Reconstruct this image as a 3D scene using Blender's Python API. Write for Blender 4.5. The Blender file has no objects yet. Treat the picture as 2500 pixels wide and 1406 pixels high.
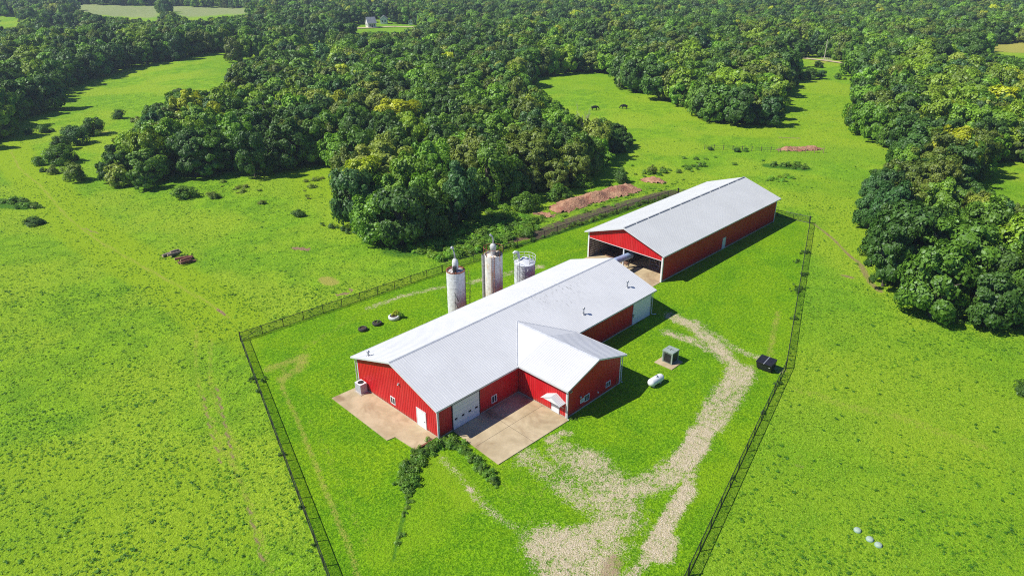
import bpy, math, random
import numpy as np
from mathutils import Vector, Matrix
random.seed(7); RNG = np.random.default_rng(7)
SC = bpy.context.scene
R_ = math.radians
# ------------------------------------------------------------------ camera
CAM = np.array([-35.79, -46.05, 44.9765]); PITCH, YAW, ROLL = 0.4471, 0.7789, -0.0054
FPX = 1690.0                                    # focal length in pixels of the 2500 px wide photograph
Fv = np.array([math.cos(PITCH)*math.cos(YAW), math.cos(PITCH)*math.sin(YAW), -math.sin(PITCH)])
Rv = np.cross(Fv, [0, 0, 1.0]); Rv /= np.linalg.norm(Rv); Uv = np.cross(Rv, Fv)
_c, _s = math.cos(ROLL), math.sin(ROLL)
Rv, Uv = _c*Rv + _s*Uv, -_s*Rv + _c*Uv
cd = bpy.data.cameras.new('camera'); co = bpy.data.objects.new('camera', cd); SC.collection.objects.link(co)
co.matrix_world = Matrix(((Rv[0], Uv[0], -Fv[0], CAM[0]), (Rv[1], Uv[1], -Fv[1], CAM[1]), (Rv[2], Uv[2], -Fv[2], CAM[2]), (0, 0, 0, 1)))
cd.sensor_fit = 'HORIZONTAL'; cd.sensor_width = 36.0; cd.lens = 36.0*FPX/2500.0
cd.clip_start = 0.5; cd.clip_end = 6000
SC.camera = co
# ------------------------------------------------------------------ sky, sun, exposure
SUN = Vector((-0.76, 0.50, 1.0)).normalized()
wd = bpy.data.worlds.new("World"); SC.world = wd; wd.use_nodes = True
wn = wd.node_tree; wn.nodes.clear()
sky = wn.nodes.new('ShaderNodeTexSky'); sky.sky_type = 'NISHITA'; sky.sun_disc = False
sky.sun_elevation = math.asin(SUN.z); sky.sun_rotation = math.atan2(SUN.x, SUN.y); sky.air_density = 1.0; sky.dust_density = 0.4; sky.ozone_density = 2.5
bg = wn.nodes.new('ShaderNodeBackground'); bg.inputs[1].default_value = 0.06
wo = wn.nodes.new('ShaderNodeOutputWorld'); tn = wn.nodes.new('ShaderNodeMix'); tn.data_type = 'RGBA'; tn.blend_type = 'MULTIPLY'; tn.inputs[0].default_value = 1.0; tn.inputs[7].default_value = (0.62, 0.90, 1.48, 1)
wn.links.new(sky.outputs[0], tn.inputs[6]); wn.links.new(tn.outputs[2], bg.inputs[0]); wn.links.new(bg.outputs[0], wo.inputs[0])
sl = bpy.data.lights.new('sun', 'SUN'); sl.energy = 5.0; sl.angle = R_(0.5); sl.color = (1.0, 0.95, 0.84)
so = bpy.data.objects.new('sun', sl); SC.collection.objects.link(so); so.rotation_euler = SUN.to_track_quat('Z', 'Y').to_euler()
SC.view_settings.view_transform = 'Standard'; SC.view_settings.look = 'None'; SC.view_settings.gamma = 1.0
SC.view_settings.exposure = 0.25
SC.cycles.max_bounces = 5; SC.cycles.diffuse_bounces = 2; SC.cycles.glossy_bounces = 2; SC.cycles.transmission_bounces = 3
SC.cycles.transparent_max_bounces = 12; SC.cycles.volume_bounces = 0; SC.cycles.use_denoising = False; SC.cycles.filter_width = 1.1; SC.cycles.caustics_reflective = False; SC.cycles.caustics_refractive = False

# ------------------------------------------------------------------ places on the ground
def height(x, y):
    x = np.asarray(x, float); y = np.asarray(y, float)
    d = np.hypot(x - 40, y - 5); t = np.clip((d - 105)/170, 0, 1); t = t*t*(3 - 2*t)
    return t*(1.8*np.sin(x/62 + 0.6)*np.cos(y/55 + 0.4) + 1.2*np.sin((x + 1.4*y)/41) + 0.5*np.sin((1.7*x - y)/23))
def G(u, v):
    """the ground point seen at photograph pixel (u, v)"""
    d = Fv + Rv*(u - 1250)/FPX - Uv*(v - 703)/FPX
    z = 0.0
    for _ in range(6):
        t = (z - CAM[2])/d[2]; p = CAM + t*d; z = float(height(p[0], p[1]))
    return np.array([p[0], p[1], z])
def PX(P):
    d = np.atleast_2d(P) - CAM; z = d @ Fv
    return np.c_[1250 + FPX*(d @ Rv)/z, 703 - FPX*(d @ Uv)/z], z
def inpoly(p, poly):
    poly = np.asarray(poly, float); x, y = p[:, 0], p[:, 1]; r = np.zeros(len(p), bool)
    x1, y1 = poly[-1]
    for x2, y2 in poly:
        c = (y1 > y) != (y2 > y)
        with np.errstate(divide='ignore', invalid='ignore'):
            r ^= c & (x < (x2 - x1)*(y - y1)/(y2 - y1) + x1)
        x1, y1 = x2, y2
    return r
def segdist(xy, pl):
    best = np.full(len(xy), 1e9)
    for a, b in zip(pl[:-1], pl[1:]):
        ab = b - a; t = np.clip(((xy - a) @ ab)/max(ab @ ab, 1e-9), 0, 1)
        best = np.minimum(best, np.hypot(*(xy - a - t[:, None]*ab).T))
    return best

# ------------------------------------------------------------------ node helpers, materials
class NT:
    def __init__(s, name):
        s.m = bpy.data.materials.new(name); s.m.use_nodes = True; s.t = s.m.node_tree; s.t.nodes.clear()
        s.out = s.n('OutputMaterial')
    def n(s, k): return s.t.nodes.new('ShaderNode' + k)
    def put(s, sock, v):
        if hasattr(v, 'is_output'): s.t.links.new(v, sock)
        elif isinstance(v, (tuple, list)) and len(v) == 3 and sock.type == 'RGBA': sock.default_value = (*v, 1)
        else: sock.default_value = v
    def math(s, op, a, b=0.0, c=None, clamp=False):
        x = s.n('Math'); x.operation = op; x.use_clamp = clamp; s.put(x.inputs[0], a); s.put(x.inputs[1], b)
        if c is not None: s.put(x.inputs[2], c)
        return x.outputs[0]
    def mix(s, f, a, b, mode='MIX'):
        x = s.n('Mix'); x.data_type = 'RGBA'; x.blend_type = mode; x.clamp_factor = True
        s.put(x.inputs[0], f); s.put(x.inputs[6], a); s.put(x.inputs[7], b); return x.outputs[2]
    def step(s, v, lo, hi, a=0.0, b=1.0):
        x = s.n('MapRange'); x.interpolation_type = 'SMOOTHSTEP'
        for i, q in enumerate((v, lo, hi, a, b)): s.put(x.inputs[i], q)
        return x.outputs[0]
    def noise(s, scale, detail=2.0, rough=0.55, vec=None, dist=0.0):
        x = s.n('TexNoise'); x.inputs['Scale'].default_value = scale; x.inputs['Detail'].default_value = detail
        x.inputs['Roughness'].default_value = rough; x.inputs['Distortion'].default_value = dist
        if vec is not None: s.t.links.new(vec, x.inputs['Vector'])
        return x.outputs[0]
    def pos(s): return s.n('NewGeometry').outputs['Position']
    def obj(s): return s.n('TexCoord').outputs['Object']
    def attr(s, name, kind='GEOMETRY'):
        x = s.n('Attribute'); x.attribute_name = name; x.attribute_type = kind; return x
    def scalev(s, v, sc):
        x = s.n('VectorMath'); x.operation = 'MULTIPLY'; s.put(x.inputs[0], v); x.inputs[1].default_value = sc; return x.outputs[0]
    def bump(s, h, strength, dist):
        x = s.n('Bump'); x.inputs['Strength'].default_value = strength; x.inputs['Distance'].default_value = dist; s.put(x.inputs['Height'], h); return x.outputs[0]
    def pbr(s, col, rough=0.6, metal=0.0, normal=None, spec=0.5, alpha=None):
        x = s.n('BsdfPrincipled'); s.put(x.inputs['Base Color'], col); s.put(x.inputs['Roughness'], rough); x.inputs['Metallic'].default_value = metal
        x.inputs['Specular IOR Level'].default_value = spec
        if normal is not None: s.put(x.inputs['Normal'], normal)
        if alpha is not None: s.put(x.inputs['Alpha'], alpha)
        s.t.links.new(x.outputs[0], s.out.inputs[0]); return s.m
_M = {}
def M(name, col, rough=0.6, var=0.15, scale=2.0, metal=0.0, dirt=None, dirt_amt=0.0, spec=0.4):
    """a plain painted / weathered surface: colour varied by two sizes of noise, optional blotches of dirt"""
    if name in _M: return _M[name]
    t = NT(name); p = t.obj()
    f = t.noise(scale, 4, 0.65, p)
    c = t.mix(t.step(f, 0.3, 0.7), tuple(q*(1 - var) for q in col), tuple(min(1, q*(1 + var)) for q in col))
    if dirt is not None:
        g = t.noise(scale*0.45, 5, 0.7, t.scalev(p, (1.0, 1.0, 0.35)), 0.4)
        c = t.mix(t.step(g, 0.62 - dirt_amt*0.3, 0.8 - dirt_amt*0.2), c, dirt)
    _M[name] = t.pbr(c, t.step(f, 0.2, 0.8, rough - 0.08, rough + 0.08), metal, spec=spec)
    return _M[name]
WHITE = M('white_paint', (0.78, 0.79, 0.80), 0.45, 0.05, 3)
TRIM = M('trim_white', (0.62, 0.63, 0.64), 0.4, 0.06, 3)
GLASS = M('window_glass', (0.02, 0.025, 0.035), 0.08, 0.2, 1, spec=0.8)
DARKM = M('dark_metal', (0.03, 0.03, 0.032), 0.5, 0.3, 4)
BLACK = M('black_plastic', (0.018, 0.018, 0.022), 0.45, 0.3, 3)
GALV = M('galvanized_steel', (0.42, 0.43, 0.45), 0.4, 0.15, 4, 0.5)
RUST = M('rusted_steel', (0.30, 0.10, 0.05), 0.8, 0.4, 5)
BARK = M('bark', (0.10, 0.08, 0.06), 0.9, 0.3, 6)
DEADWOOD = M('bare_wood', (0.30, 0.27, 0.23), 0.9, 0.25, 5)
CONC = M('pale_concrete', (0.47, 0.40, 0.32), 0.85, 0.12, 3)

def red_wall():
    t = NT('red_siding'); p = t.obj()
    a = t.noise(0.5, 4, 0.6, p); b = t.noise(3.0, 3, 0.6, t.scalev(p, (4, 4, 0.25)))
    c = t.mix(t.step(a, 0.3, 0.7), (0.56, 0.010, 0.016), (0.64, 0.016, 0.022))
    c = t.mix(t.step(b, 0.35, 0.75, 0, 0.35), c, (0.40, 0.02, 0.02))
    z = t.n('SeparateXYZ'); t.t.links.new(p, z.inputs[0]); d = t.math('ADD', z.outputs[2], t.math('MULTIPLY', t.noise(1.5, 4, 0.7, p), 0.9))
    c = t.mix(t.step(d, 0.55, 1.15, 0.5, 0), c, (0.22, 0.10, 0.06))
    fade = t.noise(0.8, 3, 0.6, t.scalev(p, (2.5, 2.5, 0.2)))
    c = t.mix(t.step(fade, 0.5, 0.75, 0, 0.25), c, (0.62, 0.10, 0.09))
    return t.pbr(c, 0.42, spec=0.35)
RED = red_wall()
def roof_mat(name, base, stain):
    t = NT(name); p = t.obj()
    a = t.noise(0.25, 5, 0.65, p); b = t.noise(2.5, 4, 0.7, p); st = t.noise(1.2, 4, 0.7, t.scalev(p, (3.5, 0.3, 0.3)))
    c = t.mix(t.step(a, 0.3, 0.7), tuple(q*0.93 for q in base), base)
    c = t.mix(t.step(st, 0.45, 0.8, 0, 0.22), c, (0.42, 0.43, 0.45))
    c = t.mix(t.step(b, 0.62, 0.8, 0, 0.2), c, (0.34, 0.33, 0.31))
    if stain is not None:       # worn, scratched area by the ridge
        d = t.n('VectorMath'); d.operation = 'DISTANCE'; t.put(d.inputs[0], t.scalev(p, (0.55, 1.0, 0.0))); d.inputs[1].default_value = (stain[0]*0.55, stain[1], 0)
        m = t.step(d.outputs['Value'], 0.5, 4.2, 1.0, 0.0)
        s1 = t.noise(2.2, 5, 0.8, t.scalev(p, (2.2, 0.55, 0.5)))
        c = t.mix(t.math('MULTIPLY', m, t.step(s1, 0.55, 0.66)), c, (0.13, 0.12, 0.11))
    return t.pbr(c, 0.5, 0.0, spec=0.4)
ROOF = roof_mat('white_metal_roof', (0.64, 0.65, 0.66), (25.0, 6.4))
ROOFB = roof_mat('grey_white_metal_roof', (0.56, 0.575, 0.57), None)
def slab_mat():
    t = NT('stained_concrete'); p = t.pos()
    a = t.noise(0.35, 5, 0.65, p, 0.5); b = t.noise(6, 3, 0.6, p); g = t.noise(0.22, 4, 0.6, t.scalev(p, (1, 1, 1)), 1.0)
    c = t.mix(t.step(a, 0.3, 0.7), (0.40, 0.315, 0.185), (0.575, 0.47, 0.30))
    c = t.mix(t.step(g, 0.52, 0.72, 0, 0.75), c, (0.26, 0.17, 0.09))
    c = t.mix(t.step(b, 0.4, 0.75, 0, 0.3), c, (0.33, 0.27, 0.21))
    return t.pbr(c, 0.9, spec=0.2)
SLAB = slab_mat()

# ------------------------------------------------------------------ mesh helpers
LINK = SC.collection.objects.link
class MB:
    def __init__(s): s.v = []; s.f = []; s.m = []; s.cur = 0
    def add(s, vs, fs):
        k = len(s.v); s.v += [tuple(map(float, q)) for q in vs]; s.f += [tuple(k + i for i in f) for f in fs]; s.m += [s.cur]*len(fs)
    def box(s, x0, x1, y0, y1, z0, z1):
        s.hexa([(x0, y0, z0), (x1, y0, z0), (x1, y1, z0), (x0, y1, z0), (x0, y0, z1), (x1, y0, z1), (x1, y1, z1), (x0, y1, z1)])
    def hexa(s, p): s.add(p, [(3, 2, 1, 0), (4, 5, 6, 7), (0, 1, 5, 4), (1, 2, 6, 5), (2, 3, 7, 6), (3, 0, 4, 7)])
    def prism(s, poly, d):
        """polygon (3-D points) extruded by the vector d"""
        n = len(poly); top = [tuple(np.add(q, d)) for q in poly]
        s.add(list(poly) + top, [tuple(range(n))[::-1], tuple(range(n, 2*n))] + [(i, (i + 1) % n, n + (i + 1) % n, n + i) for i in range(n)])
    def tube(s, pts, r, n=8, caps=True):
        pts = [Vector(q) for q in pts]; rr = r if isinstance(r, (list, tuple)) else [r]*len(pts); vs = []; fs = []
        for i, q in enumerate(pts):
            d = (pts[min(i + 1, len(pts) - 1)] - pts[max(i - 1, 0)]).normalized()
            a = d.cross(Vector((0, 0, 1)) if abs(d.z) < 0.95 else Vector((1, 0, 0))).normalized(); b = d.cross(a)
            vs += [q + (a*math.cos(2*math.pi*k/n) + b*math.sin(2*math.pi*k/n))*rr[i] for k in range(n)]
        for i in range(len(pts) - 1):
            fs += [(i*n + k, i*n + (k + 1) % n, (i + 1)*n + (k + 1) % n, (i + 1)*n + k) for k in range(n)]
        if caps: fs += [tuple(range(n))[::-1], tuple(range((len(pts) - 1)*n, len(pts)*n))]
        s.add(vs, fs)
    def lathe(s, prof, n=24, c=(0, 0), a0=0, a1=2*math.pi):
        full = abs(a1 - a0 - 2*math.pi) < 1e-6; m = n if full else n + 1
        vs = [(c[0] + r*math.cos(a0 + (a1 - a0)*k/n), c[1] + r*math.sin(a0 + (a1 - a0)*k/n), z) for r, z in prof for k in range(m)]
        fs = [(i*m + k, i*m + (k + 1) % m, (i + 1)*m + (k + 1) % m, (i + 1)*m + k) for i in range(len(prof) - 1) for k in range(n)]
        s.add(vs, fs)
    def ball(s, c, r, n=10, sq=1.0):
        s.lathe([(max(1e-3, r*math.sin(math.pi*i/n)), c[2] - r*sq*math.cos(math.pi*i/n)) for i in range(n + 1)], n + 4, c[:2])
    def build(s, name, mats, parent=None, smooth=False, label=None):
        me = bpy.data.meshes.new(name); me.from_pydata(s.v, [], s.f)
        for q in (mats if isinstance(mats, (list, tuple)) else [mats]): me.materials.append(q)
        me.polygons.foreach_set('material_index', s.m)
        if smooth: me.polygons.foreach_set('use_smooth', [True]*len(s.f))
        me.update()
        o = bpy.data.objects.new(name, me); LINK(o)
        if parent is not None: o.parent = parent
        if label: o['label'] = label
        return o
def tag(o, label, cat, group=None):
    o['label'] = label; o['category'] = cat
    if group: o['group'] = group
    return o
def thing(name, label, cat, loc=(0, 0, 0), rz=0.0, group=None, sc=None):
    o = bpy.data.objects.new(name, None); LINK(o); o.location = loc; o.rotation_euler = (0, 0, rz); o.empty_display_size = 0.5
    if sc: o.scale = sc
    return tag(o, label, cat, group)
def part(name, mats, parent, fn, smooth=False, label=None):
    b = MB(); fn(b); return b.build(name, mats, parent, smooth, label)
def kids(o): return [c for c in bpy.data.objects if c.parent == o]

# ------------------------------------------------------------------ ground
FPOLY = [G(588, 833)[:2], G(1080, 666)[:2], G(1360, 570)[:2], np.array([87.0, 26.5]), np.array([89.0, -0.4]), G(1918, 900)[:2], G(1680, 1406)[:2], np.array([-9.0, -30.5]), np.array([-23.5, -26.0])]
def PL(*px): return np.array([G(u, v)[:2] for u, v in px])
# channel, polyline in the photo, half width (m), softness (m), strength
PAINT = [
 ('gravel', PL((1640, 772), (1690, 795), (1745, 838), (1790, 890), (1805, 925)), 0.5, 1.6, 0.80),
 ('gravel', PL((1630, 812), (1690, 832), (1750, 862), (1790, 895)), 0.3, 1.5, 0.74),
 ('gravel', PL((1700, 785), (1790, 850), (1850, 875), (1905, 905)), 0.2, 1.2, 0.62),
 ('gravel', PL((1740, 845), (1795, 888)), 0.3, 0.9, 1.0),
 ('gravel', PL((1815, 905), (1800, 930), (1770, 975), (1735, 1030)), 0.9, 2.0, 0.84),
 ('gravel', PL((1712, 1055), (1695, 1100), (1668, 1128)), 0.9, 1.0, 0.95),
 ('gravel', PL((1670, 1130), (1620, 1165), (1540, 1195), (1470, 1215)), 0.7, 2.0, 0.74),
 ('gravel', PL((1690, 1150), (1680, 1185)), 0.3, 0.8, 0.75),
 ('gravel', PL((1430, 1130), (1500, 1200), (1510, 1260), (1470, 1320), (1420, 1400)), 1.0, 3.4, 0.78),
 ('gravel', PL((1440, 1150), (1480, 1190)), 0.5, 1.6, 0.80), ('gravel', PL((1540, 1200), (1580, 1180)), 0.4, 1.4, 0.82),
 ('gravel', PL((1340, 1330), (1370, 1390), (1360, 1480)), 1.0, 3.0, 0.88), ('gravel', PL((1400, 1320), (1470, 1300)), 0.8, 2.0, 0.84),
 ('gravel', PL((1440, 1360), (1470, 1460)), 1.2, 2.2, 0.86),
 ('gravel', PL((1680, 1195), (1655, 1235), (1620, 1290), (1590, 1340)), 0.35, 1.1, 0.98),
 ('gravel', PL((1625, 1320), (1610, 1350)), 0.7, 1.2, 0.86),
 ('gravel', PL((1590, 1350), (1540, 1406), (1500, 1460)), 0.25, 0.9, 0.8),
 ('gravel', PL((1380, 1105), (1430, 1140)), 0.9, 2.6, 0.70),
 ('gravel', PL((1340, 1075), (1360, 1065)), 0.2, 0.9, 0.72), ('gravel', PL((1375, 1055), (1390, 1058)), 0.2, 0.7, 0.72),
 ('gravel', PL((1290, 1120), (1370, 1170), (1430, 1230)), 0.6, 2.4, 0.66),
 ('gravel', PL((1080, 1120), (1130, 1170), (1200, 1250), (1300, 1320)), 0.1, 1.1, 0.56), ('gravel', PL((1145, 1193), (1152, 1198)), 0.12, 0.4, 1.0),
 ('gravel', PL((900, 752), (985, 722), (1080, 700)), 0.2, 1.0, 0.66),
 ('gravel', PL((1150, 690), (1240, 668), (1320, 650)), 0.4, 1.0, 0.62),
 ('dirt', PL((1500, 1370), (1480, 1420)), 0.4, 1.5, 0.55), ('dirt', PL((1430, 1270), (1480, 1260)), 0.8, 2.0, 0.3),
 ('dry', PL((705, 880), (690, 905), (690, 950), (720, 1010), (760, 1110), (800, 1210), (850, 1330), (880, 1420)), 0.15, 0.5, 0.62),
 ('dry', PL((755, 1020), (800, 1110), (840, 1210), (900, 1330)), 0.15, 0.8, 0.4),
 ('dry', PL((660, 900), (700, 885), (740, 870), (730, 900), (690, 925)), 0.2, 1.7, 0.68),
 ('dry', PL((740, 850), (800, 815), (900, 755), (1000, 720)), 0.3, 1.0, 0.4),
 ('dry', PL((1900, 760), (1885, 830), (1880, 870)), 0.15, 0.8, 0.6),
 ('dry', PL((1240, 1160), (1340, 1230), (1420, 1260)), 2.2, 3.0, 0.35),
 ('yellow', PL((1060, 1130), (1110, 1170), (1140, 1220)), 0.8, 2.5, 0.6),
 ('yellow', PL((960, 1330), (1050, 1250), (1100, 1180)), 2.0, 3.0, 0.45),
 ('dry', PL((795, 682), (810, 690)), 0.9, 0.7, 1.0),
 ('dry', PL((20, 350), (45, 410), (100, 455), (150, 515), (200, 560), (260, 600), (330, 640), (430, 695), (520, 745), (560, 775)), 0.12, 0.6, 0.70),
 ('yellow', PL((10, 340), (45, 400), (110, 460), (170, 530), (230, 580), (330, 640), (440, 700), (560, 790)), 2.4, 5.0, 1.1),
 ('yellow', PL((560, 790), (600, 850)), 1.0, 3.0, 0.6),
 ('dirt', PL((720, 606), (750, 609)), 0.45, 0.35, 1.0),
 ('dirt', PL((822, 720), (850, 716)), 0.25, 0.4, 0.85), ('dirt', PL((855, 706), (862, 708)), 0.25, 0.4, 0.8),
 ('dirt', PL((533, 755), (548, 770)), 0.12, 0.35, 0.8), ('dirt', PL((205, 558), (240, 570)), 0.2, 0.6, 0.6),
 ('lush', PL((560, 830), (530, 890), (525, 950), (545, 1040), (580, 1130), (610, 1250), (640, 1380)), 0.05, 0.6, 0.5),
 ('dirt', PL((528, 940), (550, 1040), (570, 1120)), 0.06, 0.5, 0.68), ('dirt', PL((605, 1230), (640, 1370)), 0.06, 0.5, 0.66),
 ('dirt', PL((495, 955), (510, 1040), (540, 1130)), 0.06, 0.5, 0.62),
 ('dry', PL((480, 800), (478, 900), (500, 1000), (560, 1120), (620, 1250), (660, 1400)), 0.12, 0.6, 0.60), ('dry', PL((515, 830), (512, 920), (530, 1000), (590, 1110)), 0.12, 0.6, 0.58), ('dry', PL((480, 1110), (545, 1105), (575, 1115)), 0.3, 1.2, 0.45), ('lush', PL((400, 900), (395, 1000), (420, 1100)), 0.3, 1.5, 0.3),
 ('dirt', PL((1985, 545), (2030, 580), (2075, 625), (2100, 645)), 0.18, 0.6, 0.62),
 ('dirt', PL((2100, 645), (2125, 690), (2150, 712)), 0.3, 0.9, 0.6), ('dirt', PL((2104, 610), (2098, 640)), 0.1, 0.5, 0.5),
 ('dirt', PL((2055, 672), (2080, 678)), 0.3, 0.6, 0.6), ('dirt', PL((1975, 645), (2000, 650)), 0.2, 0.6, 0.45),
 ('dirt', PL((1240, 590), (1320, 572)), 0.6, 0.7, 0.9),
 ('mud', PL((1080, 640), (1170, 615), (1250, 590)), 0.3, 0.8, 0.7),
 ('mud', PL((1310, 575), (1380, 545), (1450, 522), (1530, 498), (1640, 470)), 1.1, 2.0, 0.86),
 ('mud', PL((1335, 530), (1400, 510), (1480, 490)), 0.4, 1.0, 0.6),
 ('dirt', PL((1905, 366), (2000, 363)), 0.9, 0.6, 0.9), ('dirt', PL((1905, 336), (1950, 338)), 0.5, 0.8, 0.6),
 ('dirt', PL((1310, 520), (1345, 528)), 0.6, 0.7, 0.8),
 ('dirt', PL((2095, 1300), (2130, 1315), (2160, 1330)), 0.4, 0.7, 0.4),
 ('dirt', PL((2375, 1115), (2400, 1120)), 0.1, 0.4, 0.5), ('dirt', PL((1940, 1130), (1960, 1140)), 0.15, 0.5, 0.6),
 ('dry', PL((1950, 950), (2050, 985), (2200, 1020), (2400, 1090)), 0.3, 1.6, 0.5),
 ('lush', PL((1000, 600), (1080, 590), (1180, 560), (1250, 540)), 3.0, 5.0, 0.9),
 ('lush', PL((1250, 560), (1350, 528), (1450, 502), (1600, 455)), 0.8, 2.5, 0.5),
 ('lush', PL((1260, 600), (1360, 570), (1450, 540), (1640, 475)), 0.2, 0.8, 0.9),
 ('lush', PL((1880, 405), (1960, 412)), 1.2, 2.0, 0.8), ('lush', PL((1560, 480), (1640, 440), (1720, 400)), 2.0, 6.0, 0.4),
 ('lush', PL((0, 500), (70, 505)), 1.2, 2.0, 0.8),
 ('lush', PL((960, 1370), (975, 1300), (1000, 1200), (1015, 1130)), 0.05, 0.4, 0.7),
 ('dry', PL((240, 325), (275, 315)), 1.0, 2.0, 0.7), ('dirt', PL((230, 318), (275, 312)), 0.6, 1.0, 0.7),
 ('dry', PL((2100, 170), (1960, 145)), 0.8, 1.5, 0.9), ('dry', PL((2390, 115), (2500, 118), (2700, 120)), 14.0, 14.0, 1.3),
 ('dry', PL((2440, 430), (2520, 430)), 3.0, 5.0, 0.45),
 ('yellow', PL((1300, 190), (1500, 200), (1600, 270), (1900, 320)), 10, 12, 0.5), ('yellow', PL((2000, 200), (2000, 330)), 9, 8, 0.5),
 ('yellow', PL((600, 130), (400, 180), (220, 230)), 10, 8, 0.3), ('yellow', PL((760, 420), (780, 470)), 4, 4, 0.7),
 ('yellow', PL((2150, 900), (2450, 1000)), 10, 16, 0.42), ('yellow', PL((2000, 1250), (2300, 1350)), 8, 12, 0.45), ('yellow', PL((2000, 450), (2050, 600)), 4, 8, 0.45), ('yellow', PL((1480, 330), (1700, 350)), 8, 12, 0.4), ('yellow', PL((100, 380), (60, 700), (250, 900)), 6, 14, 0.4), ('yellow', PL((30, 1150), (160, 1250)), 3, 6, 0.5), ('yellow', PL((420, 1150), (520, 1350)), 2, 5, 0.5), ('yellow', PL((2300, 1100), (2450, 1300)), 4, 8, 0.5), ('yellow', PL((200, 1300), (350, 1400)), 5, 8, 0.5),
]
FIELD_FAR = [(225, 10), (300, 12), (480, 15), (655, 23), (600, 33), (520, 40), (460, 45), (440, 38), (425, 27), (392, 27), (382, 46), (250, 38)]
CH = ('lawn', 'gravel', 'dry', 'dirt', 'mud', 'lush', 'yellow', 'crop')
def paint(xy):
    A = {k: np.zeros(len(xy)) for k in CH}
    A['lawn'] = inpoly(xy, FPOLY).astype(float)
    for ch, pl, w, s, k in PAINT:
        lo, hi = pl.min(0) - w - s, pl.max(0) + w + s
        q = np.where(((xy > lo) & (xy < hi)).all(1))[0]
        if len(q) == 0: continue
        d = segdist(xy[q], pl); t = np.clip(1 - (d - w)/s, 0, 1); t = t*t*(3 - 2*t)*k
        A[ch][q] = np.maximum(A[ch][q], t)
    far = (xy @ np.array([0.7, 0.7])) > 300
    if far.any():
        q = np.where(far)[0]; z = height(xy[q, 0], xy[q, 1]); uv, _ = PX(np.c_[xy[q], z]); A['crop'][q] = inpoly(uv, [(150, -20)] + FIELD_FAR + [(150, 60)])
    return A
def ground_mat(kind):
    t = NT(kind); p = t.pos()
    a1 = t.attr('paint_a'); a2 = t.attr('paint_b')
    s1 = t.n('SeparateColor'); t.t.links.new(a1.outputs['Color'], s1.inputs[0]); s2 = t.n('SeparateColor'); t.t.links.new(a2.outputs['Color'], s2.inputs[0])
    lawn, grav, dry, dirt = s1.outputs[0], s1.outputs[1], s1.outputs[2], a1.outputs['Alpha']
    mud, lush, yel, crop = s2.outputs[0], s2.outputs[1], s2.outputs[2], a2.outputs['Alpha']
    n0 = t.noise(0.035, 3, 0.6, p); n1 = t.noise(0.3, 4, 0.65, p, 0.3); n2 = t.noise(1.6, 4, 0.7, p, 0.4); n3 = t.noise(7.0, 3, 0.7, p); n4 = t.noise(22.0, 2, 0.7, p)
    # pasture: tufted, blotched
    c = t.mix(t.step(n1, 0.36, 0.64), (0.135, 0.310, 0.008), (0.255, 0.475, 0.012))
    c = t.mix(t.step(n0, 0.42, 0.56, 0, 0.75), c, (0.345, 0.480, 0.022))
    c = t.mix(t.step(t.noise(0.012, 3, 0.6, p), 0.5, 0.62, 0, 0.5), c, (0.12, 0.33, 0.008))
    c = t.mix(t.step(n2, 0.50, 0.64, 0, 0.55), c, (0.080, 0.220, 0.010))
    c = t.mix(t.step(n3, 0.48, 0.62, 0, 0.65), c, (0.36, 0.55, 0.060))
    c = t.mix(t.step(n3, 0.36, 0.47, 0.7, 0), c, (0.05, 0.15, 0.008))
    # lawn: finer, more even, saturated, faint mowing lines
    w = t.n('TexWave'); w.wave_type = 'BANDS'; w.bands_direction = 'Y'; w.inputs['Scale'].default_value = 0.42; w.inputs['Distortion'].default_value = 1.6; w.inputs['Detail'].default_value = 3; t.t.links.new(p, w.inputs['Vector'])
    n5 = t.noise(0.11, 4, 0.65, p, 0.6); n6 = t.noise(3.0, 3, 0.7, p, 0.3)
    l = t.mix(t.step(n1, 0.36, 0.64), (0.088, 0.250, 0.002), (0.160, 0.355, 0.003))
    l = t.mix(t.step(n5, 0.42, 0.62, 0, 0.7), l, (0.225, 0.385, 0.003))
    l = t.mix(t.math('MULTIPLY', w.outputs[1], 0.25), l, (0.18, 0.39, 0.004))
    l = t.mix(t.step(n2, 0.48, 0.64, 0, 0.5), l, (0.045, 0.185, 0.003))
    l = t.mix(t.step(n3, 0.47, 0.62, 0, 0.6), l, (0.26, 0.48, 0.02))
    l = t.mix(t.step(n3, 0.36, 0.48, 0.75, 0), l, (0.035, 0.14, 0.003))
    l = t.mix(1.0, l, t.mix(t.step(n6, 0.38, 0.62), (0.68, 0.74, 0.6), (1.3, 1.2, 1.3)), 'MULTIPLY')
    c = t.mix(1.0, c, t.mix(t.step(n6, 0.38, 0.62), (0.8, 0.84, 0.7), (1.2, 1.14, 1.3)), 'MULTIPLY')
    l = t.mix(t.step(n4, 0.62, 0.68, 0, 0.5), l, (0.40, 0.48, 0.08))
    c = t.mix(lawn, c, l)
    c = t.mix(t.math('MULTIPLY', crop, 1.0), c, t.mix(t.step(n1, 0.3, 0.7), (0.24, 0.31, 0.11), (0.32, 0.36, 0.15)))
    dry = t.math('MAXIMUM', dry, t.math('MULTIPLY', grav, 0.75))
    def cover(c, ch, lo, hi, amp, col1, col2, fine=n3):
        k = t.math('ADD', ch, t.math('MULTIPLY', t.math('SUBTRACT', t.math('ADD', t.math('MULTIPLY', fine, 0.45), t.math('ADD', t.math('MULTIPLY', n2, 0.35), t.math('MULTIPLY', n1, 0.2))), 0.5), amp))
        k = t.math('MULTIPLY', t.step(k, lo, hi), t.step(ch, 0.02, 0.15))
        return t.mix(k, c, t.mix(t.step(n4, 0.35, 0.65), col1, col2)), k
    c, _ = cover(c, yel, 0.22, 0.95, 1.6, (0.24, 0.40, 0.010), (0.31, 0.44, 0.02))
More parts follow.
